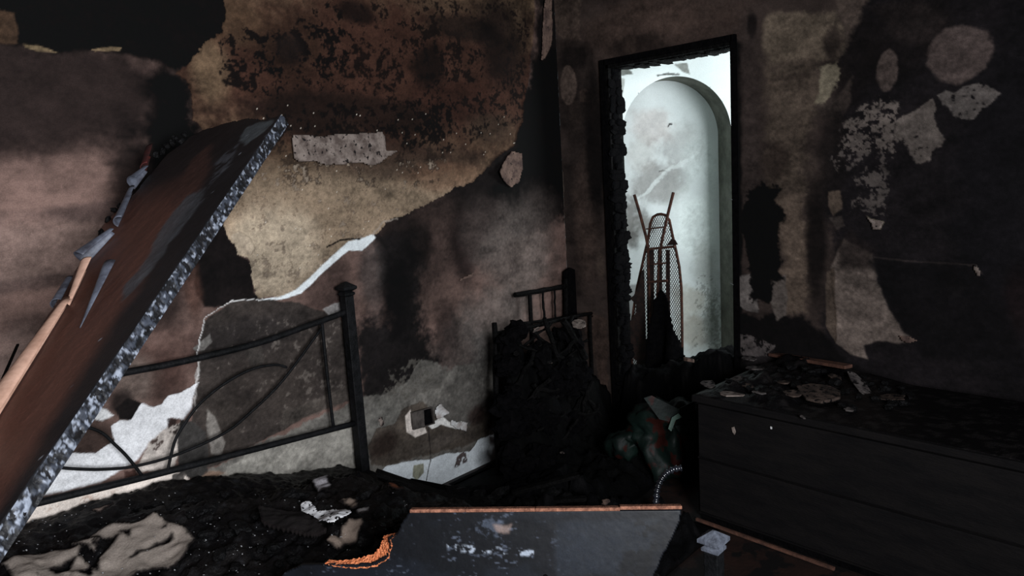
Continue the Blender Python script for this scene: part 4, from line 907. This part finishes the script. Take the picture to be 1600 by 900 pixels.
me = s.mesh('burnt_heap', lambda u, v, h: np.stack([u + (s.n2 - .5) * .03, v + (s.wu) * .05, hh], 1), skirt=lambda u, v, V: np.stack([u, v, np.full(u.shape, .001)], 1))
attr_mat('char_heap', rough=.8, spec=.05, bump=.9, bscale=90, grain=.4)
o = link('burnt_heap', me, 'char_heap', None, (0, 0, 0)); tag(o, 'black burnt heap of clothes and wood piled in the corner beside the doorway', 'rubble'); o['kind'] = 'stuff'
timb = []
for i in range(5):
    n = 8; L_ = .42; path = [(L_ * (j / n - .5), .012 * math.sin(j * 1.3 + i), .008 * math.cos(j * 2 + i)) for j in range(n + 1)]
    bb = MB().tube(path, [.018 * (.6 + .5 * abs(math.sin(j * .9 + i * 2))) for j in range(n + 1)], 6)
    me = bpy.data.meshes.new('timber'); me.from_pydata(bb.v, [], bb.f); me.materials.append(MATS['char_wood']); timb.append(me)
r = random.Random(44)
for i in range(40):
    y = r.uniform(520, 720); x = r.uniform(812, 895 + (y - 520) * .3)
    yy = -.18 - .22 * (y - 500) / 240 + r.uniform(-.05, .03)
    p = fp(x, y, yy)
    if p[2] < .06 or p[0] > -.08: continue
    o = bpy.data.objects.new('charred_timber', timb[i % 5]); COL.objects.link(o); o.location = tuple(p); sc = r.uniform(.4, .85); o.scale = (sc, sc * r.uniform(.8, 1.5), sc)
    if p[0] > -.28: o.scale = (sc * .5, sc, sc)
    o.rotation_euler = (r.uniform(-.6, .6), r.uniform(-1.5, 1.5), r.uniform(-.9, .9)); tag(o, 'charred black timber jutting from the burnt heap in the corner', 'timber', 'charred timbers in the heap')
clod = [lump(.075, .06, .06, i + 140, .55, 3, .15) for i in range(6)]
for me in clod: me.materials.append(MATS['char_matte'])
sp = []
for i in range(50):
    y = r.uniform(515, 735); x = r.uniform(790, 898 + (y - 515) * .27)
    p = fp(x, y, -.18 - .24 * (y - 500) / 240 + r.uniform(-.04, .03))
    if p[2] > .05 and p[0] < -.10: sp.append(p)
scatter('charred_clod', 'black charred clod in the burnt heap in the corner', 'charred clod', 'charred clods in the corner heap', sp, clod, (.5, 1.1), 45)
for i, (a, c, wd, yy, lb) in enumerate((((880, 500), (915, 560), .022, -.28, 'thick black charred baton lying slantwise on top of the corner heap'), ((850, 498), (872, 560), .014, -.28, 'thinner charred baton beside the thick slanting one on the heap'), ((925, 492), (960, 540), .016, -.18, 'charred baton slanting down towards the doorway'))):
    o = stick('charred_baton', a, c, wd, yy, None); tag(o, lb, 'baton')
for i, (x, y, wx, wy, yy, mt_, lb) in enumerate(((905, 507, 26, 18, -.28, 'plaster_grey', 'pale plaster piece caught near the top of the burnt heap'), (838, 516, 14, 6, -.22, 'plaster_grey', 'small pale flake at the stand top rail'), (857, 568, 12, 8, -.30, 'plaster_grey', 'small grey flake in the middle of the heap'), (885, 725, 14, 16, -.5, 'plaster_brown', 'brown flake low in the burnt heap'), (878, 708, 8, 10, -.48, 'plaster_grey', 'tiny pale flake low in the burnt heap'))):
    cen = fp(x, y, yy); slabpiece('plaster_flake', x, y, wx, wy, mt_, lb, 'plaster', None, .006, i + 61, surf=lambda a_, b_, c_=cen: c_, tilt=.7, lift=0)

# charred planks on the floor between bed and stand
s = Surf(-1.66, -.76, -1.42, -.05, .016, None, 860)
hh = .03 + .16 * sstep(.4, .75, s.n1) * sstep(-.08, -.45, s.v) + (s.n2 - .5) * .05; hh = np.clip(hh * sstep(0, .10, np.minimum(np.minimum(s.u + 1.66, -.76 - s.u), -.05 - s.v)), .002, None) * (1 - .8 * sstep(-1.2, -1.6, s.v)); hh = np.minimum(hh, .002 + .28 * np.maximum(0, -s.v - .08))
s.base((6, 6, 7)); i = np.arange(s.u.size); s._mix(i, sstep(.6, .7, s.n2) * .6, (20, 19, 20), .3)
me = s.mesh('floor_rubble', lambda u, v, h: np.stack([u, v, hh], 1), skirt=lambda u, v, V: np.stack([u, v, np.full(u.shape, .0008)], 1))
o = link('floor_rubble', me, 'char_heap', None, (0, 0, 0)); tag(o, 'black charred rubble on the floor between the bed and the dresser', 'rubble'); o['kind'] = 'stuff'
for i, (a, c, z0, z1, w_, mt_, lb) in enumerate((
    ((588, 738), (770, 800), .45, .20, .05, 'char_wood', 'long charred plank sloping from the bed post down to the floor'),
    ((640, 752), (760, 776), .12, .10, .04, 'char_matte', 'dark plank lying along the foot of the white plaster'),
    ((600, 745), (700, 800), .42, .32, .03, 'char_wood', 'narrow charred plank beside the long sloping one'),
    ((800, 770), (905, 742), .16, .22, .035, 'char_wood', 'charred plank lying in front of the burnt heap'),
    ((820, 785), (930, 778), .14, .14, .03, 'char_wood', 'charred plank just above the chipboard panel edge'))):
    p, q_ = F(*a, z0), F(*c, z1); tag(MB().bar(p, q_, w_, .018).build('charred_plank', mt_, None, (p + q_) / 2, bevel=.002), lb, 'plank')
sp = []; r = random.Random(77)
for i in range(60):
    x = r.uniform(690, 1000); y = r.uniform(768, 795); p = F(x, y, .10)
    if -1.6 < p[0] < -1.0: sp.append(p)
scatter('charcoal_lump', 'charcoal lump on the floor rubble behind the chipboard panel', 'charcoal', 'charcoal lumps on the floor', sp, lumps, (.7, 1.8), 23)
tag(link('charcoal_lump', lump(.02, .016, .012, 99, .4, 2, .3), 'plaster_brown', None, tuple(F(946, 784, .16))), 'brownish lump resting just behind the chipboard panel top edge', 'lump')

# ================================================================== crumpled green and red bag, hose
bgp = F(1040, 690, .16)
bag = thing('crumpled_bag', 'crumpled green bag with red print lying in front of the doorway', 'bag', (bgp[0], bgp[1], .0))
me = lump(.20, .17, .20, 3, .35, 4, .35)
for v in me.vertices: v.co += Vector((0, 0, .19)) + Vector((mnoise.noise(v.co * 9), mnoise.noise(v.co * 9 + Vector((5, 0, 0))), mnoise.noise(v.co * 7))) * .035
link('bag_body', me, 'bag_green', bag, smooth=True)
def sheet(name, pts, dpth, mt_, parent): 
    q_ = [D(x, y, dd) for (x, y), dd in zip(pts, dpth)]; return MB().prism(q_, -RM[:, 2] * -.004).build(name, mt_, parent)
dd0 = (bgp - CAM) @ RM[:, 2] - .22
sheet('flap', [(1006, 622), (1018, 618), (1062, 640), (1050, 660), (1030, 655)], [dd0] * 5, 'bag_green', bag)
sheet('flap', [(1058, 640), (1086, 626), (1086, 720), (1050, 715), (1048, 672)], [dd0 + .02] * 5, 'bag_green', bag)
sheet('fold', [(1050, 652), (1060, 646), (1066, 652), (1056, 656), (1049, 674), (1044, 670)], [dd0 - .02] * 6, 'bag_light', bag)
b2 = thing('crumpled_wrapper', 'crumpled dull red and green wrapper left of the green bag', 'wrapper', F(975, 712, .1) * np.array((1, 1, 0)))
me = lump(.09, .08, .08, 9, .4, 3, .3)
for v in me.vertices: v.co += Vector((0, 0, .16)) + Vector((mnoise.noise(v.co * 19), 0, mnoise.noise(v.co * 17))) * .03
link('wrapper_body', me, 'bag_green', b2, smooth=True)
hd = 2.5
hpth = [F(1018, 850, .03)] + [D(*p, hd) for p in ((1022, 800), (1025, 782), (1026, 768), (1029, 757), (1034, 747), (1041, 739), (1052, 733), (1066, 731))]
fin = []
for i in range(len(hpth) - 1):
    for k in range(10): fin.append(hpth[i] + (hpth[i + 1] - hpth[i]) * k / 10)
tag(MB().tube(fin, [.009 if (i // 3) % 2 else .0125 for i in range(len(fin))], 10).build('corrugated_hose', 'hose', None, fin[0], smooth=True), 'black corrugated hose arching up behind the chipboard panel', 'hose')

# ================================================================== rusted ironing board standing in the hall
IX = .42
ib = thing('ironing_board', 'rusty upright ironing board with wire mesh top and splayed legs beyond the doorway', 'ironing board', (IX, -.45, 0))
def ip(cx, cy, x=IX): return B(900 + cx / 4.2857, 240 + cy / 4.2857, x)
rim_r = [(570, 405), (600, 412), (625, 445), (648, 555), (672, 660), (692, 760), (706, 900), (710, 1100), (712, 1300), (705, 1700)]
rim_l = [(545, 408), (515, 425), (497, 470), (484, 570), (462, 660), (440, 760), (408, 900), (392, 1000), (378, 1100), (372, 1300), (380, 1700)]
rim = [ip(*p) for p in reversed(rim_l)] + [ip(*p) for p in rim_r]
rim[0][2] = rim[-1][2] = .06
MB().tube(rim, .009, 8).build('rim', 'rust', ib, smooth=True)
MB().tube([rim[0], rim[-1]], .009, 8).build('rim_end', 'rust', ib)
# wire mesh
poly = np.array([(p[1], p[2]) for p in rim]); b = MB(); sp_ = .0165
zlo, zhi = poly[:, 1].min(), poly[:, 1].max(); ylo, yhi = poly[:, 0].min(), poly[:, 0].max()
for sg in (1, -1):
    c = -3.0
    while c < 3.0:
        ts = np.linspace(zlo, zhi, 260); ys = sg * ts * .62 + c; ins = sdf(poly, ys, ts) > 0
        if ins.any():
            j = np.nonzero(ins)[0]; runs = np.split(j, np.nonzero(np.diff(j) > 1)[0] + 1)
            for run in runs:
                if len(run) > 1: b.tube([(IX + sg * .001, ys[run[0]], ts[run[0]]), (IX + sg * .001, ys[run[-1]], ts[run[-1]])], .0021, 4, False)
        c += sp_
o = b.build('wire_mesh', 'rust_dark', ib); o['kind'] = 'stuff'
lx = IX - .03
MB().tube([ip(390, 275, lx), ip(430, 410, lx), ip(470, 560, lx), ip(484, 640, lx), ip(500, 1100, lx), ip(505, 1600, lx)], .010, 8).build('leg', 'rust', ib, smooth=True)
MB().tube([ip(652, 260, lx), ip(612, 420, lx), ip(572, 600, lx), ip(556, 720, lx), ip(540, 1100, lx), ip(535, 1600, lx)], .010, 8).build('leg', 'rust', ib, smooth=True)
for a, c, r_ in (((470, 505), (592, 492), .005), ((465, 642), (662, 622), .009), ((500, 742), (602, 733), .006), ((478, 862), (612, 850), .009)):
    MB().tube([ip(*a, lx - .012), ip(*c, lx - .012)], r_, 6).build('crossbar', 'rust', ib)
for x0, w_ in ((498, .05), (562, .028), (615, .026)):
    MB().bar(ip(x0, 645, lx), ip(x0 + 2, 1200, lx), w_, .008, up=(1, 0, 0)).build('slat', 'rust_dark', ib)
MB().prism([ip(*p, lx - .01) for p in ((605, 615), (636, 574), (662, 578), (680, 610))], (.006, 0, 0)).build('bracket', 'rust_dark', ib)
# scorched cover hanging on the board's left
cv = thing('scorched_cover', 'dark brown scorched cover with ragged holes hanging on the left of the ironing board', 'cover', B(1000, 640, IX - .06) * np.array((1, 1, 0)))
MB().prism([B(x, y, IX - .05) for x, y in ((1006, 420), (1012, 640), (1012, 720), (970, 720), (970, 600), (988, 596), (992, 588), (995, 564), (984, 556), (978, 505), (986, 500), (994, 488), (994, 476), (984, 466), (990, 462), (998, 446), (1002, 425))], (.004, 0, 0)).build('cover_cloth', 'rust_dark', cv)
cl = thing('charred_cloth', 'black charred cloth draped over the lower part of the ironing board', 'cloth', B(1045, 700, .22) * np.array((1, 1, 0)))
pts = [(1016, 520), (1020, 490), (1024, 470), (1034, 452), (1040, 458), (1046, 478), (1051, 500), (1056, 520), (1060, 540), (1064, 552), (1068, 570), (1076, 588), (1086, 600), (1092, 640), (1096, 760), (1004, 760), (1006, 640), (1010, 570)]
q_ = [(B(x, y, .25)[1], B(x, y, .25)[2]) for x, y in pts]
flake(cl, lambda u, v, h: np.stack([.25 - .05 * np.sin(u * 42 + v * 3) * sstep(1.0, .2, v) - h - cl['_base'][0], u - cl['_base'][1], v - cl['_base'][2]], 1), q_, 'char_matte', .006, name='cloth', lift=.001, res=.01, warp=.03, seed=31)
rubp = B(1080, 575, .12)
for i, (x, y, wx, wy, mt_, lb) in enumerate(((1076, 565, 18, 12, 'plaster_brown', 'pale brown crumpled lump at the doorway foot beside the charred cloth'), (1098, 573, 20, 5, 'plaster_white', 'thin white flake in the doorway gap'))):
    cen = B(x, y, -.03 + .1 * i); o = slabpiece('plaster_chunk', x, y, wx, wy, mt_, lb, 'plaster', None, .02, i + 91, surf=lambda a_, b_, c_=cen: c_, tilt=.3, lift=0)
# pile of charred stuff filling the foot of the doorway
s = Surf(-1.13, -.415, -.14, .5, .014, None, 900)
hh = .42 + .16 * sstep(-.6, -1.05, s.u) + (s.n1 - .5) * .16 + (s.n2 - .5) * .05
hh = hh * sstep(-.14, .02, s.v) * sstep(.5, .3, s.v); hh = np.clip(hh, .003, None)
s.base((6, 6, 7)); i = np.arange(s.u.size); s._mix(i, sstep(.58, .68, s.n2) * .7, (22, 21, 21), .3)
me = s.mesh('doorway_rubble', lambda u, v, h: np.stack([v, u, hh], 1), skirt=lambda u, v, V: np.stack([v, u, np.full(u.shape, .001)], 1))
o = link('doorway_rubble', me, 'char_heap', None, (0, 0, 0)); tag(o, 'black burnt rubble filling the foot of the doorway', 'rubble'); o['kind'] = 'stuff'

for o in bpy.data.objects:
    if '_base' in o: del o['_base']
